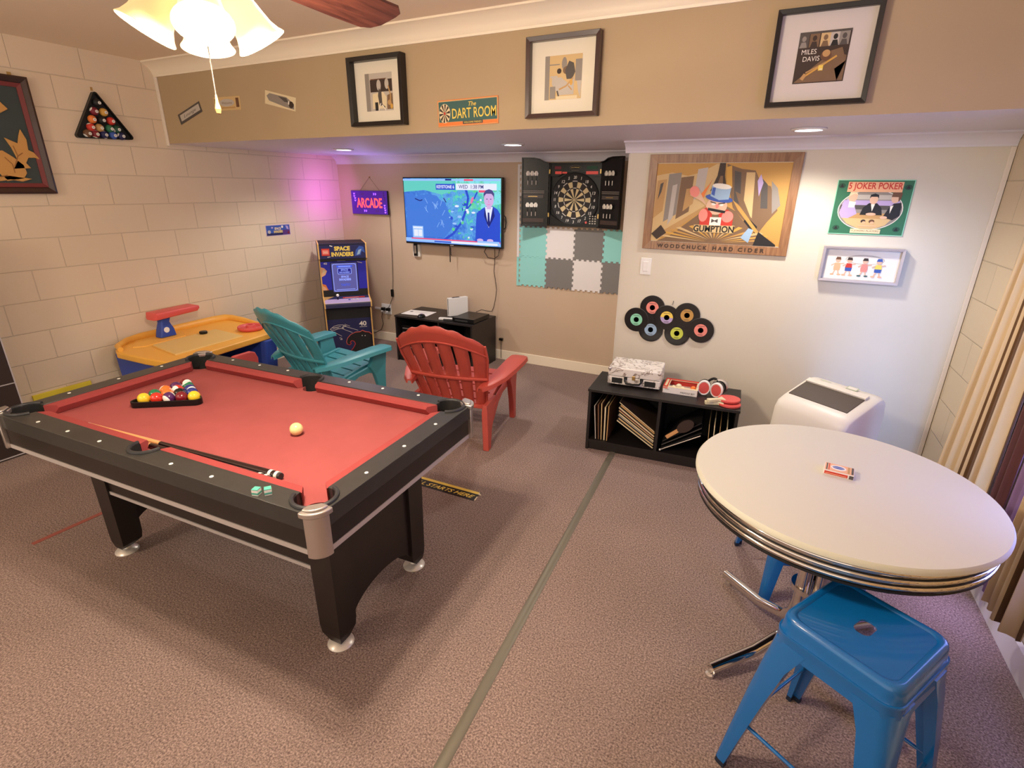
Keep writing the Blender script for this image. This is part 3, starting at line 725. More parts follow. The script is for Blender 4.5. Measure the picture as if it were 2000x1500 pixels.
# cards
t = thing('card_box', 'small red and white playing card box on the round table', 'card box', (4.775, .352, .7605), R(-6))
MB().box(-.045, .045, -.031, .031, 0, .017, 'paper_white').build('box', t, None, .001)
a = Art((-.045, -.031, .0172), (1, 0, 0), (0, 1, 0))
a.rect(.002, .088, .002, .060, 'peach').rect(.006, .010, .004, .058, 'dgrey').rect(.013, .016, .004, .058, 'red').ell(.042, .033, .024, .020, 'w').ell(.042, .034, .018, .011, 'blue').line([(.026, .034), (.058, .034)], .002, 'w').rect(.070, .076, .006, .056, 'tan').rect(.081, .087, .004, .058, 'dgrey')
a2 = Art((-.045, -.0312, 0), (1, 0, 0), (0, 0, 1), mb=a.mb); a2.rect(.003, .072, .003, .014, 'red').rect(.006, .069, .006, .008, 'peach').rect(.076, .089, .002, .015, 'dgrey')
a.build('printed_cover', t)
# ================================================================ PORTABLE AIR CONDITIONER
t = thing('portable_air_conditioner', 'white portable air conditioner with dark top vent behind the round table', 'air conditioner', (4.800, 1.415, 0), R(-34))
prof = [(.17, .03), (.185, .10), (.185, .62), (.17, .69), (.14, .715), (.10, .715), (-.10, .655), (-.145, .635), (-.165, .60), (-.175, .50), (-.18, .10), (-.17, .03)]
L = []
for x, s_ in ((-.178, .80), (-.174, .88), (-.164, .95), (-.148, .99), (-.13, 1), (.14, 1), (.165, .99), (.186, .95), (.200, .88), (.205, .80)):
    L.append([(x, .0+(y)*(.5+.5*s_), .03+(z-.03)*(.90+.10*s_) if z > .3 else z) for y, z in prof])
MB().loft(L, 'ac_white').build('housing', t, 50)
def slope(y): return .715+(y-.10)*.30
mb = MB(); X = Matrix.Translation((0, 0, slope(0)-.0))@Matrix.Rotation(math.atan(.30), 4, 'X'); mb.X = X
mb.box(-.155, .155, -.088, .075, -.012, .0035, 'ac_dark'); mb.build('vent_opening', t, None, .001)
mb = MB(); mb.X = X; mb.box(-.158, .158, .055, .088, .0, .012, 'ac_white').box(-.155, .155, .088, .0895, 0, .004, 'ac_dark').build('vent_flap', t, None, .003)
a = Art((0, 0, 0), (1, 0, 0), (0, 1, 0)); mb = MB(); mb.X = X; mb.box(.03, .085, .102, .130, .003, .0045, 'ac_green').box(.036, .079, .106, .126, .0045, .0052, 'ac_white').box(-.11, -.05, .108, .112, .003, .0036, 'ac_green').build('control_panel', t)
MB().loft([[(.199, -.03, .50), (.2035, -.03, .50), (.2035, .07, .52), (.199, .07, .52)], [(.199, -.02, .54), (.2035, -.02, .54), (.2035, .075, .555), (.199, .075, .555)]], 'ac_dark').build('hand_grip', t)
MB().tube([(-.170, .12, .66), (-.215, .13, .665)], .006, 'ac_white', 8).build('cord_hook', t)
for sx in (1, -1):
    for sy in (1, -1): MB().lathe([(.02, 0), (.022, .015), (.018, .032), (.001, .032)], 'black_plastic', 14, (sx*.15, sy*.13, 0)).build('caster', t)
# ================================================================ LOW CABINETS
def cube_cabinet(label, loc, rz, w_, d_, h_, div):
    t = thing('storage_cabinet', label, 'cabinet', (*loc, 0), rz); th = .018
    MB().box(-.004, w_+.004, -.006, d_, h_-th, h_, 'laminate_black').build('top_panel', t, None, .0015)
    for x in (0, w_-th): MB().box(x, x+th, 0, d_, 0, h_-th, 'laminate_black').build('side_panel', t)
    MB().box(th, w_-th, 0.002, d_, .055, .055+th, 'laminate_black').build('bottom_shelf', t)
    MB().box(th, w_-th, .012, .03, 0, .055, 'laminate_black').build('kick_plate', t)
    MB().box(div-th/2, div+th/2, .002, d_-.006, .055+th, h_-th, 'laminate_black').build('divider', t)
    MB().box(th, w_-th, d_-.006, d_, .055, h_-th, 'inner_black').build('back_panel', t)
    return t
A2 = R(4.3); O2 = Vector((3.475, 1.548))
cube_cabinet('low black two-compartment cabinet holding records under the wall records', tuple(O2), A2, .925, .385, .44, .462)
def on2(x, y, z=.4405): return (O2.x+x*math.cos(A2)-y*math.sin(A2), O2.y+x*math.sin(A2)+y*math.cos(A2), z)
cube_cabinet('low black media cabinet standing below the television', (1.09, 2.53), 0, .90, .46, .47, .52)
# records in the left compartment
ordn = ['lowest', 'second', 'third', 'fourth', 'fifth', 'sixth', 'seventh', 'eighth', 'ninth', 'topmost']
scol = ['cream', 'ltan', 'tan', 'k', 'cream', 'lgrey', 'k', 'maroon', 'cream', 'ltan']
def sleeve(label, x, z, ang, L, th, col, dep=.31, y=.022, group='records leaning in the cabinet', face='dbrown'):
    mb = MB(); mb.X = Matrix.Rotation(-ang, 4, 'Y'); lo, hi = min(0, th), max(0, th)
    v = [(0, 0, lo), (L, 0, lo), (L, dep, lo), (0, dep, lo), (0, 0, hi), (L, 0, hi), (L, dep, hi), (0, dep, hi)]
    mb.add(v, [(0,1,5,4), (1,2,6,5), (2,3,7,6), (3,0,4,7)], INK[col]); mb.add(v, [(0,3,2,1), (4,5,6,7)], INK[face])  # dark faces: album art, with the compartment's inner shade put into the colour
    o = mb.build('record_sleeve'); tag(o, label, 'record sleeve', group, on2(x, y, z), A2); return o
zz_ = .078
for k in range(13):
    th = (.008, .004, .010, .003, .005, .009, .003, .006, .003, .009, .004, .010, .005)[k]
    sleeve(('lowest', 'second', 'third', 'fourth', 'fifth', 'sixth', 'seventh', 'eighth', 'ninth', 'tenth', 'eleventh', 'twelfth', 'topmost')[k]+' sleeve counted upward in the slanting stack of the left compartment', .443, zz_, R(180-32-k*.25), .292-.005*(k % 3), -th, ('cream', 'k', 'ltan', 'k', 'lgrey', 'cream', 'k', 'ltan', 'maroon', 'cream', 'k', 'tan', 'cream')[k], face=('dbrown', 'k', 'dgrey')[k % 3])
    zz_ += (th+.0022)/math.cos(R(32))
for k in range(5):
    sleeve(('leftmost', 'second', 'third', 'fourth', 'fifth')[k]+' upright sleeve from the left side of the left compartment', .058+k*.019, .0735, R(95-k*1.2), .24+.012*(k % 3), -.006-.003*(k % 2), ('lgrey', 'brown', 'ltan', 'cream', 'tan')[k], .30, .026, face=('brown', 'dgrey')[k % 2])
for k in range(3):
    sleeve(('lower', 'middle', 'upper')[k]+' black sleeve slanting in the right compartment', .497+k*.002, .085+k*.026, R(33+k*2), .28, .006, ('k', 'dgrey', 'k')[k], .30, .03, face='k')
for k in range(4):
    sleeve(('leftmost', 'second', 'third', 'rightmost')[k]+' thin upright sleeve in the right compartment', (.782, .812, .842, .880)[k], .074, R(93-k*.6), .235, (.003, .006, .004, .006)[k], ('ltan', 'cream', 'tan', 'cream')[k], .30, .03, face='k')
t = thing('metal_rod', 'thin silver rod lying slanted in the right compartment', 'rod', on2(.492, .016, .078), A2)
MB().tube([(0, 0, .006), (.235, 0, .150)], .0045, 'silver', 8).build('rod', t, 50); MB().ball((.0, 0, .006), .007, 'pearl', 10).build('tip', t, 60)
t = thing('table_tennis_bat', 'dark red bat standing slanted inside the right compartment', 'paddle', on2(.522, .010, .182), A2)
mb = MB(); mb.X = Matrix.Rotation(R(-42), 4, 'Y'); mb.box(0, .10, -.004, .004, -.012, .012, 'maple').build('handle', t, None, .002)
mb = MB(); mb.X = Matrix.Rotation(R(-42), 4, 'Y'); mb.prism([(.09+.055+.058*math.cos(2*PI*k/24), .036*math.sin(2*PI*k/24)) for k in range(24)], -.005, .005, INK['dbrown'], axis=1).build('blade', t)
# turntable suitcase
t = thing('record_player_case', 'white marbled suitcase record player on the black cabinet', 'record player', on2(.095, .115), A2+R(1))
mat('marble_white', (214, 208, 204), .45)
m_ = MATS['marble_white']; nt = m_.node_tree; tc = nt.nodes.new('ShaderNodeTexCoord'); nz = nt.nodes.new('ShaderNodeTexNoise'); nz.inputs['Scale'].default_value = 16; nz.inputs['Detail'].default_value = 6; nz.inputs['Distortion'].default_value = 1.2
rp = nt.nodes.new('ShaderNodeValToRGB'); e = rp.color_ramp.elements; e[0].position = .47; e[0].color = L3((226, 220, 214)); e[1].position = .56; e[1].color = L3((222, 216, 210)); k_ = e.new(.51); k_.color = L3((120, 100, 84))
nt.links.new(tc.outputs['Object'], nz.inputs['Vector']); nt.links.new(nz.outputs[0], rp.inputs[0]); nt.links.new(rp.outputs[0], nt.nodes['Principled BSDF'].inputs['Base Color'])
MB().box(.0, .34, 0, .25, .014, .068, 'marble_white').build('base', t, None, .005)
MB().box(.0, .34, 0, .25, .070, .128, 'marble_white').build('lid', t, None, .007, 3)
for x in (.03, .31):
    for y in (.03, .22): MB().lathe([(.012, 0), (.012, .014), (.001, .014)], 'black_plastic', 14, (x, y, 0)).build('foot', t)
for x0 in (.028, .242): MB().box(x0, x0+.070, -.0035, .002, .024, .060, 'black_matte').build('speaker_grille', t, None, .002)
MB().tube([(.118, -.004, .062), (.118, -.024, .052), (.128, -.030, .040), (.17, -.032, .036), (.212, -.030, .040), (.222, -.024, .052), (.222, -.004, .062)], .0065, 'black_plastic', 10).build('handle', t, 50)
for x in (.118, .222): MB().box(x-.010, x+.010, -.006, .002, .052, .074, 'black_plastic').build('handle_mount', t, None, .002)
MB().box(.160, .180, -.006, .002, .056, .084, 'brass').build('latch', t, None, .002)
for x in (0, .34):
    for z in (.128,): MB().ball((x+(.010 if x == 0 else -.010), .008, z-.010), .013, 'silver', 12).build('corner_guard', t, 50)
# paddle set box
t = thing('paddle_set_box', 'open red and white table tennis set box with balls', 'box', on2(.455, .125), A2-R(1))
w_, d_, h_ = .215, .175, .042
MB().box(0, w_, 0, d_, 0, .002, 'paper_white').box(0, w_, 0, .002, 0, h_, 'paper_white').box(0, w_, d_-.002, d_, 0, h_, INK['red']).box(0, .002, 0, d_, 0, h_, INK['pink']).box(w_-.002, w_, 0, d_, 0, h_, INK['maroon']).build('carton', t)
MB().holed([(0, 0), (w_, 0), (w_, d_), (0, d_)], [[(.035, .022), (w_-.014, .022), (w_-.014, d_-.03), (.035, d_-.03)]], h_, h_+.0015, INK['cream']).build('window_lid', t)
a = Art((0, -.0004, 0), (1, 0, 0), (0, 0, 1)); a.text('PADDLE SET', .155, .016, .088, .011, 'k', bold=.01).text('SPORT', .028, .026, .026, .006, 'k').rect(0, .03, h_-.012, h_, 'pink', 1)
a.build('printed_lettering', t)
a = Art((0, 0, h_+.0018), (1, 0, 0), (0, 1, 0)); a.rect(0, .030, 0, d_, 'red').rect(.03, w_, d_-.026, d_, 'red').rect(.008, .022, .02, .15, 'cream').build('printed_border', t)
for i, (x, y, c_) in enumerate(((.062, .05, 'ivory'), (.090, .095, 'ivory'), (.118, .05, 'ivory'), (.105, .052, None), (.182, .085, 'b_or'))):
    if c_: o = MB().ball((0, 0, 0), .0195, c_, 16).build('table_tennis_ball', None, 60); tag(o, ('leftmost ivory ball in the paddle set box', 'rear ivory ball in the paddle set box', 'near ivory ball in the middle of the paddle set box', '', 'orange ball at the right of the paddle set box')[i], 'ball', 'balls in the paddle set box', tuple(t.matrix_basis @ Vector((x, y, .0215))))
# headphones
t = thing('headphones', 'black headphones with red ear pads on the cabinet top', 'headphones', on2(.742, .175), A2+R(-12))
for x, tl in ((-.038, .18), (.038, -.12)):
    X = Matrix.Translation((x, -.01, .052)) @ Matrix.Rotation(tl, 4, 'Z') @ Matrix.Rotation(PI/2, 4, 'X')
    mb = MB(); mb.X = X; mb.lathe([(.001, -.050), (.034, -.049), (.039, -.035), (.039, -.014), (.001, -.014)], 'black_plastic', 28, sy=1.25); ec = mb.build('ear_cup', t, 40)
    mb = MB(); mb.X = X; mb.lathe([(.031, .004), (.036, .006), (.040, .0), (.039, -.014), (.031, -.014)], 'paper_white', 28, sy=1.25); mb.build('ear_cushion', ec, 40)
    mb = MB(); mb.X = X; mb.lathe([(.0001, .003), (.031, .002), (.031, -.01)], 'toy_red', 28, sy=1.25); mb.build('ear_pad', ec, 40)
mb = MB(); pts = [(-.042, .035, .062)]+[(-.045+.09*(i/12), .045+.030*math.sin(PI*i/12), .066+.032*math.sin(PI*i/12)) for i in range(13)]+[(.042, .035, .062)]
mb.tube(pts, .008, 'black_plastic', 8).build('headband', t, 50)
mb = MB(); mb.X = Matrix.Translation((.040, .075, .055))@Matrix.Rotation(PI/2, 4, 'X'); mb.lathe([(.040, -.014), (.048, -.012), (.051, 0), (.048, .012), (.040, .014)], 'silver', 28); mb.build('outer_band', t, 40)
mb = MB(); mb.X = Matrix.Translation((.040, .075, .055))@Matrix.Rotation(PI/2, 4, 'X'); mb.lathe([(.0001, .008), (.040, .009), (.040, -.004), (.0001, -.004)], 'charcoal', 28); mb.build('band_cover', t, 40)
# bats on top
def bat(label, loc, rz):
    t = thing('table_tennis_bat', label, 'paddle', loc, rz, 'red bats lying on the cabinet')
    ol = [(-.005+.066*math.cos(a), .062*math.sin(a)) for a in [2*PI*k/28 for k in range(28)]]
    MB().prism(ol, .0, .011, 'toy_red').build('blade', t, None, .001); MB().prism([(-.150, -.013), (-.145, -.016), (-.075, -.011), (-.045, -.028), (-.040, .028), (-.075, .011), (-.145, .016), (-.150, .013)], -.002, .016, 'ivory').build('handle', t, None, .002)
    return t
bat('red table tennis bat with pale handle, lower of the two', on2(.868, .070, .4425), A2+R(14))
bat('red table tennis bat with pale handle, resting on the other', on2(.862, .100, .4630), A2+R(34))
# ---- things on the media cabinet
a = Art((0, 0, 0), (1, 0, 0), (0, 1, 0)); mb = MB(); mb.box(0, .30, 0, .20, 0, .001, 'paper_white')
t = thing('paper_sheet', 'white printed sheet on the media cabinet', 'paper', (1.11, 2.60, .4705), R(6)); mb.build('sheet', t)
a = Art((0, 0, .0011), (1, 0, 0), (0, 1, 0)); a.ell(.05, .13, .018, .018, 'dgrey').rect(.09, .26, .14, .146, 'lgrey').rect(.09, .24, .11, .116, 'lgrey').build('print', t)
t = thing('computer_mouse', 'small dark mouse with a pale patch beside the paper', 'mouse', (1.375, 2.585, .4705), R(10))
MB().lathe([(.034, 0), (.036, .008), (.028, .022), (.012, .03), (.0001, .031)], 'black_plastic', 24, sy=1.4).build('shell', t, 50); MB().lathe([(.012, .03), (.0001, .034)], INK['lav'], 16, (0, .01, 0)).build('button', t, 50)
t = thing('game_console', 'white game console standing upright on the media cabinet', 'game console', (1.655, 2.815, .4705), R(-30))
MB().box(-.024, .024, -.105, .105, .004, .185, 'white_gloss').build('housing', t, None, .004); MB().box(-.0245, -.008, -.107, .10, .0, .004, 'alu').build('stand', t)
MB().box(-.004, .002, -.1065, -.1045, .02, .175, 'black_matte').build('disc_slot', t)
MB().box(-.018, .018, -.06, .02, .1852, .1862, 'black_matte').build('top_vent', t)
t = thing('disc_player', 'flat black disc player at the right end of the media cabinet', 'disc player', (1.868, 2.72, .4705), 0)
MB().box(-.12, .118, -.15, .15, .004, .042, 'black_plastic').build('housing', t, None, .002); MB().box(-.09, .05, -.1515, -.149, .012, .028, 'charcoal').build('disc_tray', t)
for sx in (-.1, .1): MB().lathe([(.012, 0), (.012, .005), (.001, .005)], 'black_matte', 12, (sx, -.12, 0)).build('foot', t)
t = thing('game_controller', 'white and grey game controller in front of the white console', 'game controller', (1.672, 2.60, .4705), R(14))
MB().box(-.085, .085, -.02, .02, 0, .022, 'white_gloss').build('shell', t, None, .006); MB().box(-.03, .06, -.042, -.022, .0, .018, 'charcoal').build('grip', t, None, .004)
t = thing('stereo_receiver', 'dark stereo unit with silver controls inside the media cabinet', 'stereo', (1.125, 2.575, .0735))
MB().box(0, .30, 0, .28, .0, .29, 'black_plastic').build('housing', t, None, .003)
for k, z in enumerate((.255, .215, .17, .13, .06)): MB().box(.02, .15+.02*(k % 2), -.004, .001, z, z+.010, 'silver').build('control_bar', t)
for k in range(3): mb = MB(); mb.X = Matrix.Translation((.19+.035*k, -.002, .19))@Matrix.Rotation(PI/2, 4, 'X'); mb.lathe([(.011, 0), (.011, .01), (.0001, .01)], 'silver', 16).build('knob', t)
# ================================================================ ARCADE CABINET
AA = R(48); ar = thing('arcade_cabinet', 'small blue retro arcade cabinet standing in the back corner', 'arcade cabinet', (.600, 2.408, 0), AA)
hw = .232
side = [(.04, 0), (.42, 0), (.42, 1.15), (.03, 1.15), (.015, 1.145), (.035, 1.0), (.085, .985), (.13, .62), (.11, .612), (-.05, .575), (-.05, .525), (.035, .50)]
mat('tmould', (224, 178, 104), .4); mat('arc_side', (40, 38, 78), .5)
for sx in (1, -1):
    x0 = sx*(hw-.013); sp_ = MB().prism(side, min(x0, sx*hw), max(x0, sx*hw), 'arc_side', axis=0, side='tmould').build('side_panel', ar)
MB().box(-hw+.013, hw-.013, .07, .41, .0, .50, 'arc_side').build('lower_body', ar)
MB().box(-hw+.013, hw-.013, .12, .41, .50, .98, 'inner_black').box(-hw+.013, hw-.013, .04, .41, .98, 1.148, 'inner_black').build('upper_body', ar)
# lower front panel print
a = Art((-hw+.013, .0695, 0), (1, 0, 0), (0, 0, 1)); FW = 2*hw-.026
a.rect(0, FW, 0, .385, 'navy').rect(0, FW, .385, .50, 'k')
a.text('40', FW-.085, .325, .075, .05, 'w', bold=.03).rect(FW-.12, FW-.045, .287, .291, 'w')
def outline(pts, w, m, fill=None):
    if fill: a.poly(pts, fill)
    a.line(pts+[pts[0]], w, m)
outline([(.02, .285), (.06, .315), (.10, .325), (.15, .325), (.185, .31), (.14, .30), (.16, .29), (.10, .285), (.06, .275)], .004, 'w')
a.line([(.04, .30), (.13, .308)], .004, 'w').line([(.05, .29), (.11, .296)], .003, 'w')
a.line([(.15, .315), (.30, .255)], .0035, 'w').line([(.13, .29), (.24, .235)], .0035, 'w').line([(.03, .275), (.13, .205)], .0035, 'w').line([(.17, .33), (.22, .305)], .003, 'w')
cr = [(.44, .20), (.41, .225), (.37, .232), (.34, .25), (.32, .236), (.27, .236), (.22, .215), (.185, .18), (.17, .14), (.175, .115), (.20, .105), (.22, .12), (.205, .13), (.225, .15), (.25, .14), (.26, .11), (.235, .07), (.20, .03), (.44, .03)]
cr = [(min(x_, FW-.003), y_) for x_, y_ in cr]
a.poly(cr, 'k').line(cr[:-1], .006, 'red').line([(p_[0]+.002, p_[1]+.004) for p_ in cr[:10]], .003, 'pink').ell(.335, .195, .006, .004, 'w').ell(.365, .192, .006, .004, 'w').line([(.105, .19), (.125, .185), (.13, .170), (.11, .172)], .005, 'w')
a.build('front_print', ar)
# control panel
L = [[(x, .115, .614), (x, -.048, .572), (x, -.052, .560), (x, -.052, .527), (x, .03, .505), (x, .115, .52)] for x in (-hw+.013, hw-.013)]
MB().loft(L, 'arc_side').build('control_panel', ar, None, .002)
a = Art((-hw+.013, -.049, .5722), (1, 0, 0), (0, .163, .042)); D_ = .166
a.rect(0, FW, 0, D_, 'lav').rect(0, FW, D_*.62, D_, 'navy').rect(.18, FW-.04, D_*.70, D_*.84, 'red').rect(.20, FW-.10, D_*.72, D_*.8, 'pink').poly([(0, D_*.5), (.10, D_), (0, D_)], 'tan').rect(0, FW, 0, .006, 'cream').build('control_print', ar)
for x, c_ in ((-.09, 'w'), (.02, 'blue'), (.06, 'w'), (.10, 'w')):
    if x < 0: MB().tube([(x, .04, .59), (x, .035, .63)], .005, 'black_plastic', 8).ball((x, .034, .640), .015, 'pearl', 14).build('joystick', ar, 50)
    else: mb = MB(); mb.X = Matrix.Translation((x, .02, .5905)); mb.lathe([(.011, 0), (.011, .006), (.0001, .008)], INK[c_], 16).build('button', ar, 50)
# screen area (slanted)
oS = Vector((-hw+.013, .128, .618)); eS = Vector((0, -.043, .366)).normalized(); HS = .366
MB().add([(-hw+.013, .128, .618), (hw-.013, .128, .618), (hw-.013, .085, .985), (-hw+.013, .085, .985), (-hw+.013, .15, .618), (hw-.013, .15, .618), (hw-.013, .12, .985), (-hw+.013, .12, .985)], [(0,1,2,3),(4,7,6,5),(0,4,5,1),(3,2,6,7),(0,3,7,4),(1,5,6,2)], INK['navy']).build('bezel', ar)
mat('arc_blue_print', (44, 44, 150), .4, emit=.12, ecol=(50, 50, 200))
a = Art(oS, (1, 0, 0), eS); a.rect(0, FW, 0, HS, 'arc_blue_print').poly([(0, .0), (.10, 0), (.05, .07), (.03, .12), (0, .13)], 'orange').poly([(0, .03), (.05, .03), (.03, .09), (0, .11)], 'peach').poly([(0, .20), (.035, .22), (.055, .26), (.03, .29), (0, .30)], 'peach').poly([(.01, .23), (.045, .255), (.02, .28)], 'cream').text('40', .045, .335, .035, .022, 'w', bold=.02).line([(.35, .345), (.40, .33)], .006, 'cream').rect(0, FW, .352, HS, 'k').rect(.16, .24, .356, .361, 'lgrey')
a.rect(.09, .355, .03, .345, 'navy').build('bezel_print', ar)
a = Art(oS+Vector((0, -.0016, 0)), (1, 0, 0), eS)
a.rect(.100, .345, .040, .335, 'arc_back', 4).poly([(x, y) for x, y in rrect(.106, .339, .046, .329, .02)], 'arc_line', 5).poly(rrect(.111, .334, .051, .324, .017), 'arc_back', 6)
a.rect(.15, .30, .292, .312, 'arc_blue', 7).rect(.165, .285, .298, .306, 'arc_line', 8).poly(rrect(.155, .29, .222, .285, .01), 'arc_line', 7).poly(rrect(.160, .285, .227, .280, .008), 'arc_deep', 8).text('SPACE', .222, .266, .07, .018, 'arc_line', 9, bold=.03).text('INVADERS', .222, .242, .10, .016, 'arc_line', 9, bold=.03)
a.text('SPACE', .222, .197, .075, .022, 'arc_line', 7, bold=.04).text('INVADERS', .222, .168, .115, .024, 'arc_line', 7, bold=.05).text('TAITO', .222, .112, .09, .024, 'arc_blue', 7, bold=.02).rect(.13, .315, .062, .067, 'arc_line', 7)
a.build('screen', ar)
a = Art((-hw+.013, .034, 1.003), (1, 0, 0), Vector((0, -.018, .14))); a.rect(0, FW, 0, .142, 'navy').rect(.02, .095, .03, .10, 'red').rect(.03, .085, .045, .085, 'pink').rect(.04, .075, .060, .066, 'cream').text('SPACE', .215, .098, .15, .044, 'yellow', bold=.05).text('INVADERS', .215, .042, .21, .044, 'yellow', bold=.05).poly([(.33, .02), (.345, .08), (.38, .12), (.42, .11), (.43, .05), (.40, .07), (.39, .03)], 'blue').poly([(.35, .03), (.37, .08), (.40, .09), (.38, .04)], 'sky').line([(.10, .128), (.125, .12)], .008, 'w').line([(.07, .015), (.10, .02)], .005, 'w').rect(.0, FW, .134, .142, 'k')
mb = MB(); mb.add([(-hw+.013, .035, 1.0), (hw-.013, .035, 1.0), (hw-.013, .0165, 1.147), (-hw+.013, .0165, 1.147), (-hw+.013, .045, 1.0), (hw-.013, .045, 1.0), (hw-.013, .045, 1.147), (-hw+.013, .045, 1.147)], [(0,1,2,3),(4,7,6,5),(0,4,5,1),(3,2,6,7),(0,3,7,4),(1,5,6,2)], INK['navy'])
mq = mb.build('marquee', ar); a.build('marquee_print', mq)
# ================================================================ TELEVISION
tv = thing('television', 'wall mounted flat television showing a weather forecast', 'television', (1.520, 2.95, 1.447))
tw, thh = .560, .318
MB().box(-tw, tw, 0, .045, -thh, thh, 'black_plastic').box(-.30, .30, .045, .075, -.20, .18, 'black_matte').build('housing', tv, None, .003)
MB().box(-.14, .14, .075, .118, -.08, .08, 'black_matte').build('wall_bracket', tv)
MB().box(-tw+.010, tw-.010, -.0006, .001, -thh+.018, thh-.010, 'screen_map').build('screen', tv)
a = Art((0, -.001, 0), (1, 0, 0), (0, 0, 1)); x1_, z0_ = tw-.010, -thh+.018
sea = [(-.53, .17), (-.45, .16), (-.40, .14), (-.34, .155), (-.25, .165), (-.16, .15), (-.12, .11), (-.06, .09), (-.04, .02), (.02, -.06), (.0, -.16), (-.08, -.24), (-.53, -.24)]
a.poly([(-.55, .30), (.02, .30), (.05, .20), (-.10, .16), (-.30, .20), (-.55, .18)], 'scr_green2').poly(sea, 'scr_sea').line([(-.42, .12), (-.36, .10), (-.33, .11)], .010, 'scr_dark').line([(-.08, .13), (-.05, .09)], .010, 'scr_dark')
a.line([(-.10, -.27), (.02, -.20), (.12, -.09), (.18, .04), (.20, .14), (.17, .22)], .024, 'scr_navy').line([(.15, .0), (.24, .09), (.30, .19)], .014, 'scr_navy')
for i in range(46):
    x = random.uniform(-.02, .34); y = random.uniform(-.26, .20); a.ell(x, y, random.uniform(.006, .026), random.uniform(.005, .018), random.choice(('scr_pale', 'scr_green', 'scr_white', 'scr_navy', 'scr_green')), None, 7)
for i in range(14):
    x = random.uniform(-.30, -.05); y = random.uniform(-.15, .08); a.line([(x, y), (x+random.uniform(-.05, .05), y+.05)], .004, 'scr_pale')
a.ell(.245, .115, .014, .035, 'scr_pink', None, 8, -.4)
a.rect(-x1_, x1_, .285, .302, 'scr_pale').rect(-.05, .02, .288, .302, 'scr_dark').rect(.16, .26, .285, .302, 'scr_red')
a.rect(-.16, .06, .205, .258, 'scr_navy').text('KEYSTONE 6', -.05, .232, .20, .030, 'scr_white', bold=.03).rect(.07, x1_-.04, .205, .262, 'scr_white').text('WED  1:38 PM', .235, .234, .27, .034, 'scr_text', bold=.01).rect(.32, .40, .185, .205, 'scr_red')
a.rect(-.46, -.33, -.255, -.14, 'scr_pale').rect(-.452, -.338, -.165, -.148, 'scr_white').rect(-.445, -.395, -.24, -.175, 'scr_white').rect(-.39, -.345, -.24, -.175, 'scr_white')
a.rect(-x1_, x1_, -.293, -.258, 'scr_pale').rect(-.48, x1_, -.268, -.256, 'scr_red').rect(.0, x1_-.03, -.290, -.270, 'scr_white').rect(-.20, .0, -.288, -.276, 'scr_navy')
# presenter
a.poly([(.275, -.258), (.285, -.10), (.295, .0), (.36, .045), (.40, .065), (.47, .065), (.52, .04), (.548, .0), (.548, -.258)], 'scr_navy')
a.poly([(.385, .06), (.41, -.10), (.425, -.13), (.47, .06)], 'scr_white').poly([(.415, .01), (.432, .01), (.44, -.09), (.425, -.12), (.412, -.09)], 'scr_dark').poly([(.385, .06), (.40, -.02), (.425, -.13), (.375, -.02)], 'scr_dark').poly([(.472, .06), (.45, -.04), (.425, -.13), (.49, -.02)], 'scr_dark')
a.rect(.405, .45, .04, .08, 'scr_skin').ell(.428, .125, .052, .072, 'scr_skin').poly([(.372, .13), (.372, .175), (.395, .205), (.43, .215), (.465, .205), (.485, .175), (.484, .13), (.476, .155), (.455, .175), (.40, .175), (.380, .155)], 'scr_hair').ell(.408, .128, .008, .004, 'scr_text').ell(.448, .128, .008, .004, 'scr_text').line([(.428, .12), (.424, .10), (.432, .099)], .004, 'scr_pink').line([(.412, .080), (.444, .080)], .005, 'scr_pink')
a.ell(.33, -.245, .035, .015, 'scr_skin').ell(.44, -.245, .035, .015, 'scr_skin').rect(.30, .54, -.268, -.252, 'scr_pale').rect(-.47, -.30, -.292, -.282, 'scr_pale')
a.build('screen_picture', tv)
for k in (0,): MB().box(-.02, .02, -.001, .0, -thh+.004, -thh+.010, 'alu').build('logo_badge', tv)
o = MB().tube([(0, 0, 0), (0, 0, -.165)], .005, 'black_plastic', 8).tube([(.01, 0, -.02), (.012, .0, -.09), (.022, 0, -.10)], .003, 'black_plastic', 6).build('antenna_lead'); tag(o, 'short black lead hanging below the middle of the television', 'cable', None, (1.462, 3.0, 1.128))
t = thing('remote_holder', 'clear wall pocket with a remote under the television', 'remote holder', (1.015, YB, 1.05))
MB().box(-.045, .045, -.028, -.001, -.065, .06, 'ac_white').build('pocket', t, None, .003)
o = MB().box(-.02, .02, -.045, -.030, -.055, .075, 'black_plastic').box(-.012, .012, -.047, -.045, -.03, .05, 'silver').build('remote_control', None, None, .002); tag(o, 'black and silver remote control in the wall pocket under the television', 'remote control', None, (1.015, YB, 1.05))
o = MB().tube([(2.045, 3.03, 1.44), (2.085, 3.01, 1.42), (2.10, 3.0, 1.37), (2.085, 3.01, 1.32), (2.04, 3.03, 1.29)], .005, 'black_matte', 8).build('video_cable'); tag(o, 'black cable loop bulging from the right side of the television', 'cable')
pts = [(2.03, 3.0, 1.13), (2.02, 2.99, 1.06), (1.97, 3.0, 1.03), (1.90, 3.0, 1.035), (1.86, 3.0, 1.09), (1.88, 3.01, 1.13)]
o = MB().tube(pts, .005, 'cord_brown', 8).build('power_cable'); tag(o, 'brown cable coil hanging under the right end of the television', 'cable')
pts = [(1.965, 3.02, 1.12), (1.955, 3.04, 1.0), (1.94, 3.05, .9), (1.955, 3.05, .82), (1.97, 3.05, .72), (1.955, 3.05, .62), (1.94, 3.04, .54), (1.925, 3.03, .50), (1.89, 3.02, .50), (1.83, 2.985, .515), (1.80, 2.93, .50)]
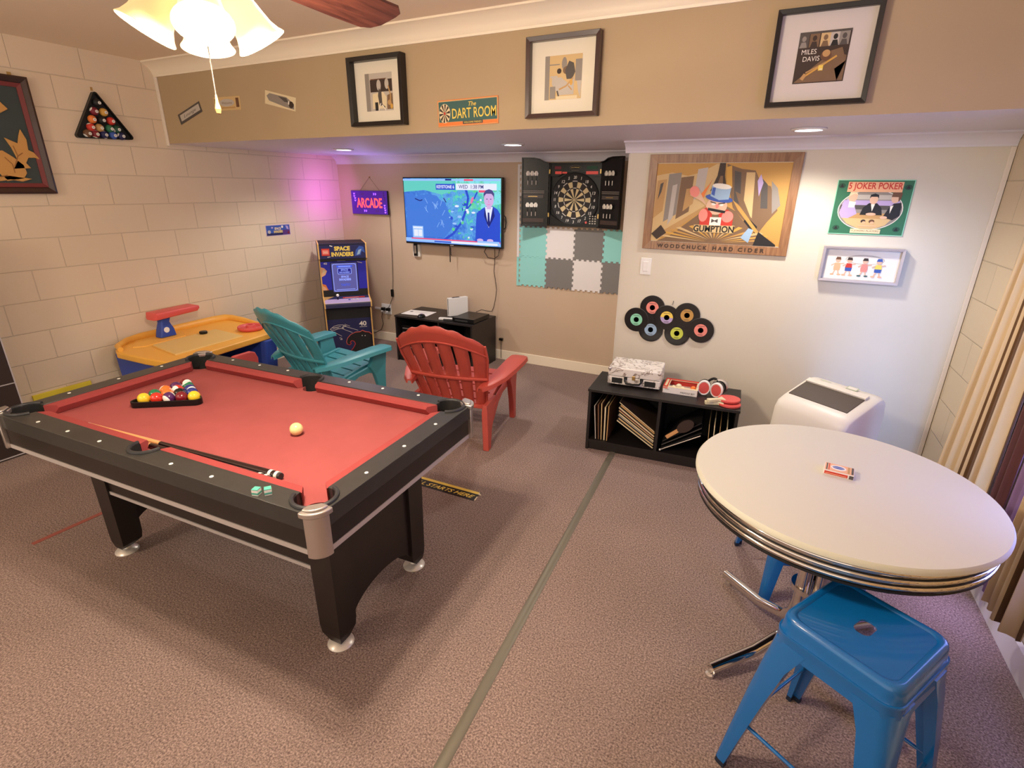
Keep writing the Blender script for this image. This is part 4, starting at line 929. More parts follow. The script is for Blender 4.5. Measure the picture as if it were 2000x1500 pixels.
o = MB().tube(pts, .0035, 'cord_brown', 8).build('power_cable'); tag(o, 'thin brown cable running down from the television to the disc player', 'cable')
t = thing('power_plug', 'small black plug in the wall beside the media cabinet', 'plug', (2.02, YB, .215))
MB().box(-.02, .02, -.03, -.001, -.012, .012, 'black_plastic').build('plug_body', t, None, .002); MB().tube([(.0, -.02, -.01), (.002, -.02, -.20)], .003, 'cord_brown', 6).build('lead', t)
# ================================================================ ARCADE LIGHT SIGN
sg_ = thing('arcade_sign', 'lit purple ARCADE sign hanging from a nail on the back wall', 'light sign', (.442, YB, 1.515), 0)
MB().box(-.245, .245, -.040, -.018, -.120, .118, 'black_plastic').build('panel', sg_, None, .002)
a = Art((0, -.0404, 0), (1, 0, 0), (0, 0, 1)); a.rect(-.243, .243, -.118, .116, 'sign_purple')
a.text('ARCADE', 0, -.005, .345, .098, 'sign_red', 3, bold=.02)
for (x, y, on, v) in ((-.20, .075, 1, 1), (-.19, .03, 1, 1), (-.09, .085, 0, 0), (.08, .085, 1, 0), (.20, .085, 0, 1), (.21, .04, 0, 1), (-.20, -.05, 0, 1), (-.06, -.085, 1, 0), (.10, -.085, 0, 0), (.205, -.04, 1, 1), (.21, -.085, 1, 1)):
    m_ = 'sign_blue' if on else 'sign_dim'
    for d_ in (-.012, .012):
        q = [(-.010, -.010), (.002, -.010), (.010, 0), (.0, .010), (-.010, .010), (.0, 0)]
        q = [(c_[0]+d_, c_[1]) for c_ in q]
        if v: q = [(c_[1], -c_[0]) for c_ in q]
        a.poly([(x+c_[0], y+c_[1]) for c_ in q], m_, 3)
a.build('lit_lettering', sg_)
MB().tube([(-.13, -.022, .118), (.0, -.012, .250), (.135, -.022, .118)], .0014, 'cord_brown', 5).build('hanging_chain', sg_)
for nm_, (p_, e_, tgt) in enumerate((((.0, -.34, .06), 9, (-1, .12, .02)), ((.10, -.25, .0), 7, (.2, -.35, .9)))):
    lo = lamp('SPOT', 'sign_glow', p_, e_, ((.72, .16, 1.0), (.40, .30, 1.0))[nm_], .012, sg_, None, R(135)); lo.data.spot_blend = 1
    lo.rotation_euler = Vector(tgt).to_track_quat('-Z', 'Y').to_euler()
o = MB().box(-.004, .004, -.02, 0, -.004, .004, 'brass').build('nail'); tag(o, 'small nail holding the lit sign', 'nail', None, (.442, YB, 1.768))
pts = [(.690, 3.045, 1.46), (.695, 3.04, 1.40), (.690, 3.045, 1.20), (.680, 3.05, .95), (.668, 3.05, .70), (.655, 3.05, .60), (.650, 3.05, .52), (.61, 3.04, .42), (.582, 3.035, .385)]
t = thing('sign_cord', 'thin cord with inline switch hanging from the lit sign', 'cord', (0, 0, 0))
MB().tube(pts, .003, 'cord_brown', 8).build('wire', t, 60); MB().box(.638, .664, 3.035, 3.06, .525, .605, 'black_plastic').build('inline_switch', t, None, .004)
ot = thing('wall_outlet', 'white double outlet with black plugs near the arcade cabinet', 'outlet', (.540, YB, .372))
MB().box(-.068, .068, -.007, -.0005, -.058, .058, 'white_gloss').build('cover_plate', ot, None, .002)
for i, x in enumerate((-.030, .040)):
    o = MB().box(-.020, .020, -.045, -.008, -.018, .018, 'black_plastic' if i else 'black_plastic').box(-.016, .016, -.05, -.044, -.03, -.012, 'white_gloss').build('power_plug', None, None, .003)
    tag(o, ('black plug in the left socket of the white outlet', 'black plug in the right socket of the white outlet')[i], 'plug', None, (.540+x, YB, .372))
o = MB().tube([(.505, 3.03, .345), (.49, 3.03, .28), (.50, 3.035, .20), (.47, 3.03, .13), (.40, 3.0, .09), (.30, 2.95, .07)], .0035, 'cord_brown', 8).build('power_cable'); tag(o, 'dark power cable curling from the outlet behind the arcade cabinet', 'cable')
o = MB().box(-.09, .0, -.02, -.001, -.012, .012, 'white_gloss').build('power_adapter', None, None, .003); tag(o, 'small white adapter sticking out left of the outlet', 'adapter', None, (.470, YB, .368))
# ================================================================ FRAMED PICTURES
def framed(name, label, loc, w_, h_, b, dep, mfr, mboard, pic, art, mirror=None, edge=None):
    t = thing(name, label, 'picture', loc)          # faces -y, origin on the wall at picture centre
    L = []
    mb = MB()
    for (x0, x1, z0, z1, k) in ((-w_/2, w_/2, h_/2-b, h_/2, 'h'), (-w_/2, w_/2, -h_/2, -h_/2+b, 'h'), (-w_/2, -w_/2+b, -h_/2, h_/2, 'v'), (w_/2-b, w_/2, -h_/2, h_/2, 'v')):
        pass
    o_ = [(-w_/2, -h_/2), (w_/2, -h_/2), (w_/2, h_/2), (-w_/2, h_/2)]; i_ = [(-w_/2+b, -h_/2+b), (w_/2-b, -h_/2+b), (w_/2-b, h_/2-b), (-w_/2+b, h_/2-b)]
    v = [(x, -.002, z) for x, z in o_]+[(x, -dep, z) for x, z in o_]+[(x, -dep+.004, z) for x, z in i_]+[(x, -.006, z) for x, z in i_]
    f = []
    for r in range(3):
        for k in range(4): f.append((r*4+k, r*4+(k+1) % 4, (r+1)*4+(k+1) % 4, (r+1)*4+k))
    for k in range(4): f.append((12+k, 12+(k+1) % 4, (k+1) % 4, k))
    mb.add(v, f, mfr); mb.build('frame', t, None, .0015)
    MB().box(-w_/2+b, w_/2-b, -.010, -.0065, -h_/2+b, h_/2-b, mboard).build('mat_board', t)
    a = Art((0, -.0102, 0), (1, 0, 0), (0, 0, 1)); art(a); a.build('print', t)
    return t
def blobs(a, x0, x1, y0, y1, n, cols, s0, s1, seed):
    rr = random.Random(seed)
    for i in range(n):
        rx, ry = rr.uniform(s0, s1), rr.uniform(s0, s1); x = rr.uniform(x0+rx, x1-rx); y = rr.uniform(y0+ry, y1-ry)
        a.ell(x, y, rx, ry, rr.choice(cols), None, 7, rr.uniform(-.3, .3) if False else 0)
def pic1(a):
    a.rect(-.102, .102, -.102, .10, 'lgrey').rect(-.102, -.07, -.102, .10, 'grey').rect(-.065, .10, .0, .065, 'dbrown').rect(-.06, .06, .065, .07, 'brown')
    a.ell(.0, .035, .016, .030, 'lgrey').ell(.06, .04, .015, .028, 'lgrey').poly([(-.05, -.01), (.03, .0), (.055, -.03), (.05, -.09), (-.055, -.09)], 'cream').poly([(.0, .02), (.018, .0), (.02, -.07), (.0, -.08), (-.01, -.02)], 'dgrey')
    a.poly([(.06, -.02), (.10, -.01), (.10, -.095), (.055, -.095)], 'umber').line([(.07, .03), (.085, -.02), (.08, -.07)], .008, 'tan').rect(-.035, -.012, -.10, -.055, 'k').line([(.0, -.055), (.04, -.085)], .008, 'dbrown').line([(-.01, -.10), (.01, -.06)], .006, 'w').line([(.02, -.07), (.045, -.10)], .006, 'w').ell(.075, -.06, .014, .014, 'tan').ell(.09, -.08, .01, .014, 'gold')
def pic2(a):
    a.rect(-.10, .10, -.10, .098, 'ltan').rect(-.10, -.075, -.10, .098, 'grey').rect(.065, .10, -.02, .075, 'grey').poly([(.075, -.02), (.10, -.02), (.095, -.095), (.085, -.07)], 'lgrey').rect(-.075, -.02, .055, .06, 'grey').rect(-.07, -.03, .0, .008, 'lgrey')
    a.ell(.005, .06, .014, .028, 'grey').ell(.02, .03, .022, .018, 'umber').poly([(.01, .03), (.03, .07), (.055, .06), (.065, .02), (.05, -.01), (.02, -.01)], 'dgrey').ell(-.022, .028, .012, .012, 'dbrown').poly([(-.06, -.0), (-.01, .0), (.03, -.03), (.06, .0), (.06, -.08), (-.02, -.08), (-.06, -.03)], 'lgrey')
    a.line([(-.02, -.055), (.02, -.04), (.055, -.005)], .008, 'tan').line([(-.03, -.06), (-.02, -.09)], .008, 'dgrey').line([(.03, -.04), (.05, -.06)], .006, 'tan').rect(-.07, -.04, -.095, -.04, 'grey').rect(-.035, .08, -.1, -.085, 'cream').ell(.045, -.025, .008, .014, 'gold')
def pic3(a):
    a.rect(-.094, .094, -.094, .094, 'dbrown').poly([(-.09, -.09), (.09, -.09), (.09, -.0), (.04, .02), (-.02, -.03)], 'umber')
    for i, (x, c1, c2) in enumerate(((-.094, 'dgrey', 'grey'), (-.055, 'umber', 'dbrown'), (-.015, 'ltan', 'umber'), (.02, 'lgrey', 'k'), (.052, 'grey', 'dgrey'))):
        a.rect(x, x+.036, .038, .088, c1).ell(x+.018, .070, .008, .010, c2).poly([(x+.004, .038), (x+.010, .058), (x+.026, .058), (x+.032, .038)], c2)
    a.rect(-.094, .094, .086, .094, 'dgrey').text('MILES', -.050, .022, .055, .018, 'w').text('DAVIS', -.038, -.004, .062, .018, 'w')
    a.ell(.015, .005, .020, .020, 'brown').ell(.015, .012, .014, .013, 'tan').poly([(.03, .02), (.07, .03), (.09, -.02), (.05, -.05), (.0, -.085), (.07, -.09)], 'umber').line([(-.055, -.070), (.055, .0)], .007, 'gold').line([(-.05, -.055), (.02, -.02)], .005, 'tan').line([(-.062, -.08), (-.05, -.06)], .014, 'tan').rect(-.005, .012, -.050, -.030, 'yellow').line([(.0, -.045), (.01, -.045)], .003, 'w')
framed('framed_picture', 'black framed saxophone player photograph left of the green dart sign', (2.150, YS, 2.208), .405, .372, .024, .055, 'frame_black', 'mat_board', None, pic1)
framed('framed_picture', 'dark framed grey jazz photograph right of the green dart sign', (3.334, YS, 2.204), .392, .370, .022, .045, 'frame_brown', 'mat_board', None, pic2)
framed('framed_picture', 'black framed brown trumpet print at the right end of the soffit', (4.485, YS, 2.198), .380, .362, .019, .035, 'frame_black', 'mat_board_grey', None, pic3)
# dart room sign
t = thing('tin_sign', 'green DART ROOM tin sign between two framed pictures', 'sign', (2.762, YS, 2.073), R(0)); t.rotation_euler = (0, R(-1), 0)
MB().box(-.197, .197, -.006, -.001, -.068, .068, INK['peach']).build('plate', t, None, .001)
a = Art((0, -.0064, 0), (1, 0, 0), (0, 0, 1)); a.rect(-.197, .197, -.068, .068, 'orange').rect(-.194, .194, -.066, .064, 'ltan').rect(-.193, .193, -.064, -.046, 'orange').rect(-.190, .190, -.045, .060, 'teal')
a.ell(-.150, .0, .038, .050, 'cream')
for k in range(10):
    a0 = 2*PI*k/10; a.poly([(-.150, 0), (-.150+.036*math.cos(a0), .048*math.sin(a0)), (-.150+.036*math.cos(a0+.31), .048*math.sin(a0+.31))], 'dbrown')
a.ell(-.150, 0, .006, .008, 'red').text('The', .035, .040, .050, .022, 'yellow', shear=.3, bold=.01).text('DART ROOM', .043, -.004, .285, .052, 'yellow', bold=.01).rect(-.03, .10, -.060, -.044, 'dgrey').text('WELCOME FRIENDS', .035, -.052, .115, .009, 'yellow').build('print', t)
# cider poster in wide wooden frame
def cider(a):
    W2, H2 = .404, .245
    a.rect(-W2, W2, -H2, H2, 'amber').poly([(-W2, -H2), (-W2, .17), (-.30, .19), (-.20, .17), (-.12, .19), (-.03, .24), (.02, .24), (-.05, .0), (-.28, -.17), (-.36, -.245)], 'ltan')
    for x0, x1, y0, y1, c in ((-.40, -.34, -.1, .15, 'tan'), (-.33, -.25, -.12, .19, 'grey'), (-.25, -.17, -.10, .17, 'umber'), (-.15, -.09, .02, .22, 'lgrey'), (-.30, -.27, -.14, .12, 'lgrey'), (-.21, -.15, -.05, .1, 'tan'), (-.38, -.36, .02, .13, 'dgrey')):
        a.poly([(x0, y0), (x1, y0+.05), (x1+.01, y1), (x0+.01, y1-.01)], c)
    a.poly([(.03, .24), (.12, .21), (.20, .20), (.24, .13), (.30, .11), (.33, .03), (.36, -.03), (.31, -.10), (.27, -.17), (.18, -.10), (.10, -.02), (.06, .10)], 'umber')
    for q, c in (([(.08, .20), (.12, .19), (.14, .0), (.10, .02)], 'dgrey'), ([(.15, .19), (.20, .19), (.22, -.08), (.16, -.02)], 'ltan'), ([(.24, .16), (.28, .12), (.30, -.02), (.26, -.02)], 'dgrey'), ([(.22, .14), (.235, .18), (.255, .13), (.24, .05)], 'lav'), ([(.30, .14), (.34, .10), (.37, .0), (.33, -.05)], 'grey'), ([(.10, .08), (.14, .06), (.22, -.09), (.18, -.10)], 'umber'), ([(.19, -.07), (.26, -.13), (.25, -.17), (.17, -.11)], 'k')): a.poly(q, c)
    a.poly([(-.36, -.245), (-.28, -.21), (-.05, -.02), (.0, .02), (.12, -.04), (.24, -.17), (.38, -.245)], 'umber').poly([(-.38, -.22), (-.30, -.21), (-.06, -.02), (-.07, -.01), (-.33, -.18)], 'tan').poly([(.09, .03), (.14, -.01), (.28, -.17), (.39, -.225), (.25, -.165), (.13, -.03)], 'amber')
    for k in range(15):
        an = R(18+k*10.3); c0, s0 = math.cos(an), math.sin(an); r1 = .30 if 3 < k < 11 else .36
        a.poly([(.01+.05*c0, -.245+.03*s0), (.01+r1*math.cos(an-.05), -.245+.125*math.sin(an-.05)), (.01+r1*math.cos(an+.05), -.245+.125*math.sin(an+.05))], ('amber', 'gold', 'ltan')[k % 3])
    a.poly([(.25, -.245), (.27, -.16), (.38, -.235), (.38, -.245)], 'k').poly([(.17, -.2), (.21, -.14), (.24, -.15), (.22, -.23)], 'sky').poly([(-.40, -.20), (-.34, -.14), (-.30, -.19), (-.36, -.235)], 'dbrown')
    a.poly([(-.012, .245), (.022, .245), (.026, .17), (.05, .08), (-.05, .08), (-.018, .17)], 'dbrown').poly([(.0, .17), (.015, .17), (.025, .08), (-.02, .08)], 'umber').poly([(-.06, .12), (-.045, .15), (-.09, .03), (-.12, .04)], 'orange').poly([(.03, .22), (.06, .23), (.08, .1), (.045, .1)], 'gold')
    # generic showman in a top hat with a horn
    a.ell(.0, -.01, .065, .055, 'skin').poly([(-.09, -.13), (-.10, -.05), (-.06, -.02), (-.02, -.06), (-.02, -.13)], 'red').poly([(.03, -.13), (.02, -.06), (.07, -.03), (.11, -.06), (.11, -.13)], 'red').ell(.075, -.075, .035, .035, 'pink').ell(-.075, -.07, .028, .04, 'pink').poly([(-.03, -.13), (-.03, -.08), (.04, -.08), (.04, -.13)], 'w').poly([(-.02, -.09), (.0, -.10), (.02, -.09), (.02, -.115), (.0, -.105), (-.02, -.115)], 'dgrey')
    a.poly([(-.05, -.022), (.0, -.030), (.06, -.040), (.055, -.055), (.01, -.048), (-.05, -.038)], 'k').ell(-.02, .0, .012, .007, 'w').ell(.03, -.004, .012, .007, 'w').line([(-.04, .015), (-.005, .005)], .006, 'dbrown').line([(.01, .002), (.05, .008)], .006, 'dbrown').ell(.005, -.012, .010, .014, 'pink')
    a.ell(.01, .035, .085, .022, 'blue', None, 20, -.15).poly([(-.045, .05), (-.04, .115), (.075, .10), (.068, .03), (.01, .025)], 'sky').ell(.018, .108, .058, .016, 'w', None, 20, -.12).poly([(-.04, .06), (-.037, .10), (-.018, .10), (-.02, .05)], 'blue').poly([(-.10, .02), (-.17, .05), (-.175, .085), (-.13, .105), (-.09, .04), (-.06, -.01)], 'skin').ell(-.145, .075, .03, .035, 'pink', None, 16, .5)
    a.rect(-.125, .125, -.176, -.130, 'ltan').text('GUMPTION', .0, -.153, .250, .042, 'k', bold=.03)
t = framed('framed_poster', 'large wooden framed cider poster of a top hatted man', (4.038, YF, 1.590), .905, .600, .052, .022, 'oak_frame', 'mat_board', None, cider)
for wd_, cx_, w_ in (('W O O D C H U C K', -.187, .325), ('H A R D', .075, .125), ('C I D E R', .245, .155)):
    Art((0, -.0228, 0), (1, 0, 0), (0, 0, 1)).text(wd_, cx_, -.274, w_, .026, 'dbrown', bold=.02).build('frame_lettering', t)
# poker tin
def poker(a):
    W2, H2 = .187, .151
    a.rect(-W2, W2, -H2, H2, 'mint').rect(-W2+.004, W2-.004, -H2+.004, H2-.004, 'green')
    for x, y in ((-.150, -.115), (.150, -.115), (-.162, .118), (.160, .112)): a.ell(x, y, .018, .014, 'dgreen').poly([(x-.010, y-.008), (x, y+.012), (x+.010, y-.008)], 'k')
    a.ell(0, -.012, .160, .112, 'w', None, 40).ell(0, -.012, .156, .108, 'grey', None, 40)
    a.poly([(-.135, .04), (.135, .04), (.150, .0), (-.150, .0)], 'lav').poly([(-.10, .07), (.10, .07), (.13, .045), (-.13, .045)], 'lgrey').poly([(-.150, -.01), (.150, -.01), (.150, .012), (-.150, .015)], 'dgrey')
    a.poly([(-.135, -.055), (.12, -.055), (.09, -.095), (.04, -.116), (-.04, -.116), (-.10, -.09)], 'ltan').poly([(-.07, -.03), (.09, -.03), (.12, -.06), (-.10, -.06)], 'tan')
    a.poly([(-.150, -.03), (-.140, .02), (-.12, .045), (-.09, .04), (-.075, .0), (-.06, -.035), (-.10, -.060), (-.135, -.058)], 'lav').ell(-.095, .058, .022, .030, 'skin').poly([(-.118, .06), (-.11, .09), (-.085, .092), (-.073, .07), (-.09, .075)], 'cream').poly([(-.11, .0), (-.08, .0), (-.075, .03), (-.11, .035)], 'w')
    a.poly([(-.045, -.04), (-.035, .0), (-.01, .025), (.03, .025), (.055, .0), (.065, -.04)], 'k').ell(.01, .045, .020, .026, 'skin').poly([(-.012, .05), (-.010, .070), (.01, .078), (.030, .070), (.032, .05), (.025, .06), (-.005, .06)], 'k').poly([(.0, .02), (.02, .02), (.012, -.02)], 'w').ell(.01, -.035, .025, .008, 'skin')
    a.poly([(.07, -.05), (.09, .0), (.11, .025), (.145, .03), (.150, -.04), (.12, -.065)], 'k').ell(.112, .055, .020, .028, 'skin').poly([(.092, .06), (.095, .088), (.12, .096), (.140, .08), (.138, .05), (.128, .035), (.125, .06)], 'brown').poly([(.095, .01), (.11, .015), (.10, -.03)], 'w').ell(.075, -.052, .018, .008, 'skin')
    a.ell(-.02, -.075, .012, .010, 'dbrown').ell(.022, -.075, .014, .011, 'brown').ell(-.015, -.083, .010, .008, 'peach').ell(.025, -.083, .010, .008, 'peach').rect(-.04, .05, -.105, -.095, 'peach')
    a.rect(-.132, .135, .085, .140, 'peach', None).text('5 JOKER POKER', .003, .113, .262, .046, 'red', bold=.02).rect(-.075, .075, -.142, -.118, 'cream').text('5 JOKERS PLAYERS', .0, -.130, .135, .012, 'brown')
t = thing('tin_sign', 'green JOKER POKER tin sign with three card players', 'sign', (4.877, YF, 1.588))
MB().box(-.187, .187, -.005, -.001, -.151, .151, INK['green']).build('plate', t, None, .001)
a = Art((0, -.0054, 0), (1, 0, 0), (0, 0, 1)); poker(a); a.build('print', t)
def kids(a):   # plain children's figures in the same colours
    a.rect(-.182, .182, -.080, .080, 'w')
    a.ell(.02, .03, .10, .028, 'lgrey', None, 20).ell(.02, .028, .095, .022, 'w', None, 20)
    for x, c1, c2, c3 in ((-.115, 'peach', 'peach', 'brown'), (-.055, 'red', 'blue', 'dbrown'), (.025, 'pink', 'pink', 'dbrown'), (.095, 'yellow', 'blue', 'blue')):
        a.ell(x, .022, .014, .016, 'skin', None, 12).poly([(x-.015, .024), (x-.010, .040), (x+.010, .040), (x+.015, .024)], c3)
        a.poly([(x-.014, .005), (x+.014, .005), (x+.018, -.020), (x-.018, -.020)], c1).poly([(x-.018, -.020), (x+.018, -.020), (x+.016, -.040), (x-.016, -.040)], c2)
        a.line([(x-.014, .0), (x-.032, -.012)], .006, 'skin').line([(x+.014, .0), (x+.034, .004)], .006, 'skin').line([(x-.008, -.040), (x-.016, -.062)], .006, 'skin').line([(x+.008, -.040), (x+.014, -.062)], .006, 'skin')
        a.ell(x-.020, -.064, .011, .005, 'teal' if c1 == 'pink' else 'peach', None, 10).ell(x+.016, -.064, .011, .005, 'teal' if c1 == 'pink' else 'peach', None, 10)
framed('framed_picture', 'grey framed white picture of small cartoon figures below the poker sign', (4.892, YF, 1.265), .410, .205, .014, .048, 'frame_grey' if 'frame_grey' in MATS else (mat('frame_grey', (176, 168, 172), .45) and 'frame_grey'), 'paper_white', None, kids)
t = thing('light_switch', 'white light switch plate under the wooden framed poster', 'light switch', (3.620, YF, 1.166))
MB().box(-.037, .037, -.006, -.0005, -.058, .058, 'white_gloss').build('cover_plate', t, None, .002); MB().box(-.018, .018, -.010, -.004, -.034, .034, 'white_gloss').build('rocker', t, None, .002)
# ---- wall record cluster
rec = [(3.590, .781, 'mint', 2, 'left'), (3.697, .880, 'pink', 1, 'top left'), (3.805, .821, 'yellow', 3, 'centre'), (3.942, .852, 'amber', 4, 'upper right'), (3.700, .718, 'sky', 1, 'lower left'), (3.887, .715, 'lime', 2, 'lower middle'), (4.046, .758, 'pink', 5, 'right')]
mat('vinyl', (24, 20, 22), .28, coat=.3)
names = {'mint': 'green', 'pink': 'pink', 'yellow': 'yellow and lilac', 'amber': 'orange', 'sky': 'pale blue', 'lime': 'lime'}
for x, z, c, l, pos in rec:
    t = thing('vinyl_record', 'small record with %s label, %s of the wall cluster' % (names[c], pos), 'record', (x, YF, z), group='records on the wall')
    y = -.006-.0022*l
    X = Matrix.Translation((0, y, 0))@Matrix.Rotation(PI/2, 4, 'X')
    mb = MB(); mb.X = X; pr = [(.019, 0)]+[(.046+.002*k, .0014+(.0003 if k % 2 else 0)) for k in range(20)]+[(.088, .0)]
    pr = [(.019, .0), (.019, .0014)]+pr[1:-1]+[(.088, .0007), (.0878, .0), (.019, .0)]
    mb.lathe(pr, 'vinyl', 44); mb.build('disc', t, 30)
    mb = MB(); mb.X = X; mb.lathe([(.019, .0012), (.019, .0021), (.044, .0021), (.044, .0012)], INK[c], 40).build('label_ring', t, 30)
    a = Art((0, y-.00225, 0), (1, 0, 0), (0, 0, 1)); 
    if c == 'yellow': a.poly([(.044*math.cos(PI+PI*k/12), .044*math.sin(PI+PI*k/12)) for k in range(13)]+[(.019*math.cos(2*PI-PI*k/12), .019*math.sin(2*PI-PI*k/12)) for k in range(13)], 'lav', .2)
    a.rect(-.025, .025, .028, .031, 'dgrey', .4).rect(-.018, .018, -.032, -.029, 'dgrey', .4).rect(-.014, .014, -.037, -.035, 'dgrey', .4).build('label_print', t)
    mb = MB(); mb.tube([(0, y+.0012, 0), (0, -.0005, 0)], .017, 'centre_paint', 20).build('mount', t)
t = thing('wall_hook', 'small wire hook above the wall record cluster', 'hook', (3.836, YF, .925)); MB().tube([(0, -.002, .016), (.003, -.010, .010), (0, -.012, -.006), (-.004, -.006, -.012)], .0018, 'dgrey_m' if 'dgrey_m' in MATS else 'black_matte', 6).build('hook', t)
# ---- foam tiles behind the dartboard
def zig(n, amp, L):   # zigzag offsets along a side of length L: list of (t, off)
    out = []; s_ = L/n
    for k in range(n):
        o = amp if k % 2 else -amp
        out += [(k*s_+(.0 if k == 0 else .0), o), ((k+1)*s_, o)]
    return out
TW = .274; tx0, tz0 = 2.216, .790
tiles = [(0, 0, 'mint_foam'), (0, 1, 'mint_foam'), (1, 0, 'gray_foam'), (1, 1, 'white_foam'), (2, 0, 'white_foam'), (2, 1, 'gray_foam'), (3, 0, 'gray_foam'), (3, 1, 'mint_foam'), (0, 2, 'gray_foam'), (0, 3, 'white_foam')]
tl = {(0, 0): 'mint foam tile at the bottom left under the dartboard', (0, 1): 'mint foam tile just under the left dart door', (1, 0): 'gray foam tile in the bottom row between mint and white', (1, 1): 'white foam tile directly under the left half of the dartboard', (2, 0): 'white foam tile in the bottom row between two gray tiles', (2, 1): 'gray foam tile directly under the right half of the dartboard', (3, 0): 'gray foam tile at the bottom right beside the wall corner', (3, 1): 'mint foam tile under the right dart door', (0, 2): 'gray foam tile behind the lower half of the left dart door', (0, 3): 'white foam tile behind the top of the left dart door'}
AM = .0065; NZ = 11
for i, j, m in tiles:
    x0, z0 = tx0+i*TW, tz0+j*TW; g_ = .0007
    bot = [(x0+t_, z0+o+g_) for t_, o in zig(NZ, AM, TW)]; top = [(x0+t_, z0+TW+o-g_) for t_, o in zig(NZ, AM, TW)]
    lef = [(x0+o+g_, z0+t_) for t_, o in zig(NZ, AM, TW)]; rig = [(x0+TW+o-g_, z0+t_) for t_, o in zig(NZ, AM, TW)]
    ol = [(x0-AM+g_, z0-AM+g_)]+bot[1:-1]+[(x0+TW-AM-g_, z0-AM+g_)]+rig[1:-1]+[(x0+TW-AM-g_, z0+TW-AM-g_)]+top[1:-1][::-1]+[(x0-AM+g_, z0+TW-AM-g_)]+lef[1:-1][::-1]
    o = MB(); pts = ol; t3 = tessellate_polygon([[Vector((p_[0], p_[1], 0)) for p_ in pts]]); n = len(pts)
    V_ = [(p_[0], YB-.011, p_[1]) for p_ in pts]+[(p_[0], YB-.001, p_[1]) for p_ in pts]
    o.add(V_, [tuple(q) for q in t3]+[tuple(n+k for k in q) for q in t3]+[(k, (k+1) % n, n+(k+1) % n, n+k) for k in range(n)], m)
    tag(o.build('foam_tile'), tl[i, j], 'foam tile', 'interlocking foam tiles')
mb = MB()
for k in range(4): mb.box(tx0-.030, tx0-AM-.0008, YB-.011, YB-.001, tz0+k*TW-.008, tz0+(k+1)*TW-.0095, ('mint_foam', 'white_foam', 'white_foam', 'white_foam')[k])
tag(mb.build('foam_edging'), 'pale edging strip down the left side of the foam tiles', 'foam edging')
# ---- dartboard cabinet
dc = thing('dartboard_cabinet', 'black electronic dartboard cabinet with both doors open', 'dartboard', (2.762, YB-.012, 1.622))
MB().box(-.240, .240, -.030, 0, -.264, .262, 'black_plastic').box(-.240, -.226, -.062, -.030, -.264, .262, 'black_plastic').box(.226, .240, -.062, -.030, -.264, .262, 'black_plastic').box(-.226, .226, -.062, -.030, -.264, -.252, 'black_plastic').box(-.226, .226, -.062, -.030, .250, .262, 'black_plastic').build('cabinet', dc)
bz = -.040
mb = MB(); X = Matrix.Translation((0, 0, -.040)); mb.X = X@Matrix.Rotation(PI/2, 4, 'X'); mb.lathe([(.001, .028), (.215, .030), (.222, .034), (.222, .046), (.214, .050), (.206, .046), (.001, .046)], 'black_matte', 64); db = mb.build('dartboard', dc, 40)
a = Art((0, -.0468, -.040), (1, 0, 0), (0, 0, 1))
def ringsec(r0, r1, k, m, pad=0.0, l=1, ex=.013):
    a0 = PI/2+(k-.5)*PI/10+ex; a1 = PI/2+(k+.5)*PI/10-ex
    a.poly([(r0*math.cos(a0+(a1-a0)*i/4), r0*math.sin(a0+(a1-a0)*i/4)) for i in range(5)]+[(r1*math.cos(a1-(a1-a0)*i/4), r1*math.sin(a1-(a1-a0)*i/4)) for i in range(5)], m, l)
for k in range(20):
    lt = k % 2 == 1
    ringsec(.012, .092, k, 'dart_cream' if lt else 'dart_dark'); ringsec(.102, .148, k, 'dart_cream' if lt else 'dart_dark')
    ringsec(.094, .100, k, 'dart_dark' if lt else 'dart_white'); ringsec(.151, .157, k, 'dart_dark' if lt else 'dart_white')
a.ell(0, 0, .010, .010, 'dart_cream', 2).ell(0, 0, .004, .004, 'dart_dark', 3)
a.build('target', db)
a = Art((0, -.0468, -.040), (1, 0, 0), (0, 0, 1))
for k, nmb in enumerate((20, 1, 18, 4, 13, 6, 10, 15, 2, 17, 3, 19, 7, 16, 8, 11, 14, 9, 12, 5)):
    an = PI/2-k*PI/10; w_ = .029 if nmb > 9 else .014
    if nmb == 1 or nmb == 11: w_ *= .6
    a.text(str(nmb), .184*math.cos(an), .184*math.sin(an), w_, .025, 'dart_white', 2, shear=.15, bold=.02)
a.build('numerals', db)
pr = [(-.226, .250), (.226, .250), (.226, .150), (.16, .150), (.10, .178), (.0, .186), (-.10, .178), (-.16, .150), (-.226, .150)]
MB().prism(pr, -.054, -.046, 'black_plastic', axis=1).build('display_panel', dc, None, .001)
a = Art((0, -.0543, 0), (1, 0, 0), (0, 0, 1)); a.rect(-.185, -.125, .170, .192, 'led_red').rect(-.118, -.075, .174, .188, 'led_red').rect(.098, .205, .168, .192, 'led_red').rect(-.19, -.13, .208, .232, 'maroon').rect(.105, .20, .208, .232, 'dgreen').ell(0, .222, .055, .020, 'dgrey').ell(0, .222, .048, .016, 'k').text('ELECTRONIC', 0, .222, .075, .008, 'brass').rect(-.035, .035, .194, .2, 'dgrey').build('display', dc)
MB().prism([(-.226, -.252), (.226, -.252), (.226, -.16), (.17, -.2), (.10, -.235), (.0, -.245), (-.10, -.235), (-.17, -.2), (-.226, -.16)], -.050, -.046, 'black_plastic', axis=1).build('button_panel', dc)
for i in range(3):
    for j in range(4): MB().box(.155+i*.024-.006, .155+i*.024+.006, -.055, -.049, -.232+j*.020-.005, -.232+j*.020+.005, INK['lgrey']).build('button', dc)
mb = MB(); mb.X = Matrix.Translation((.120, -.052, -.225))@Matrix.Rotation(PI/2, 4, 'X'); mb.lathe([(.010, 0), (.010, .003), (.0001, .004)], 'toy_red', 16).build('power_button', dc)
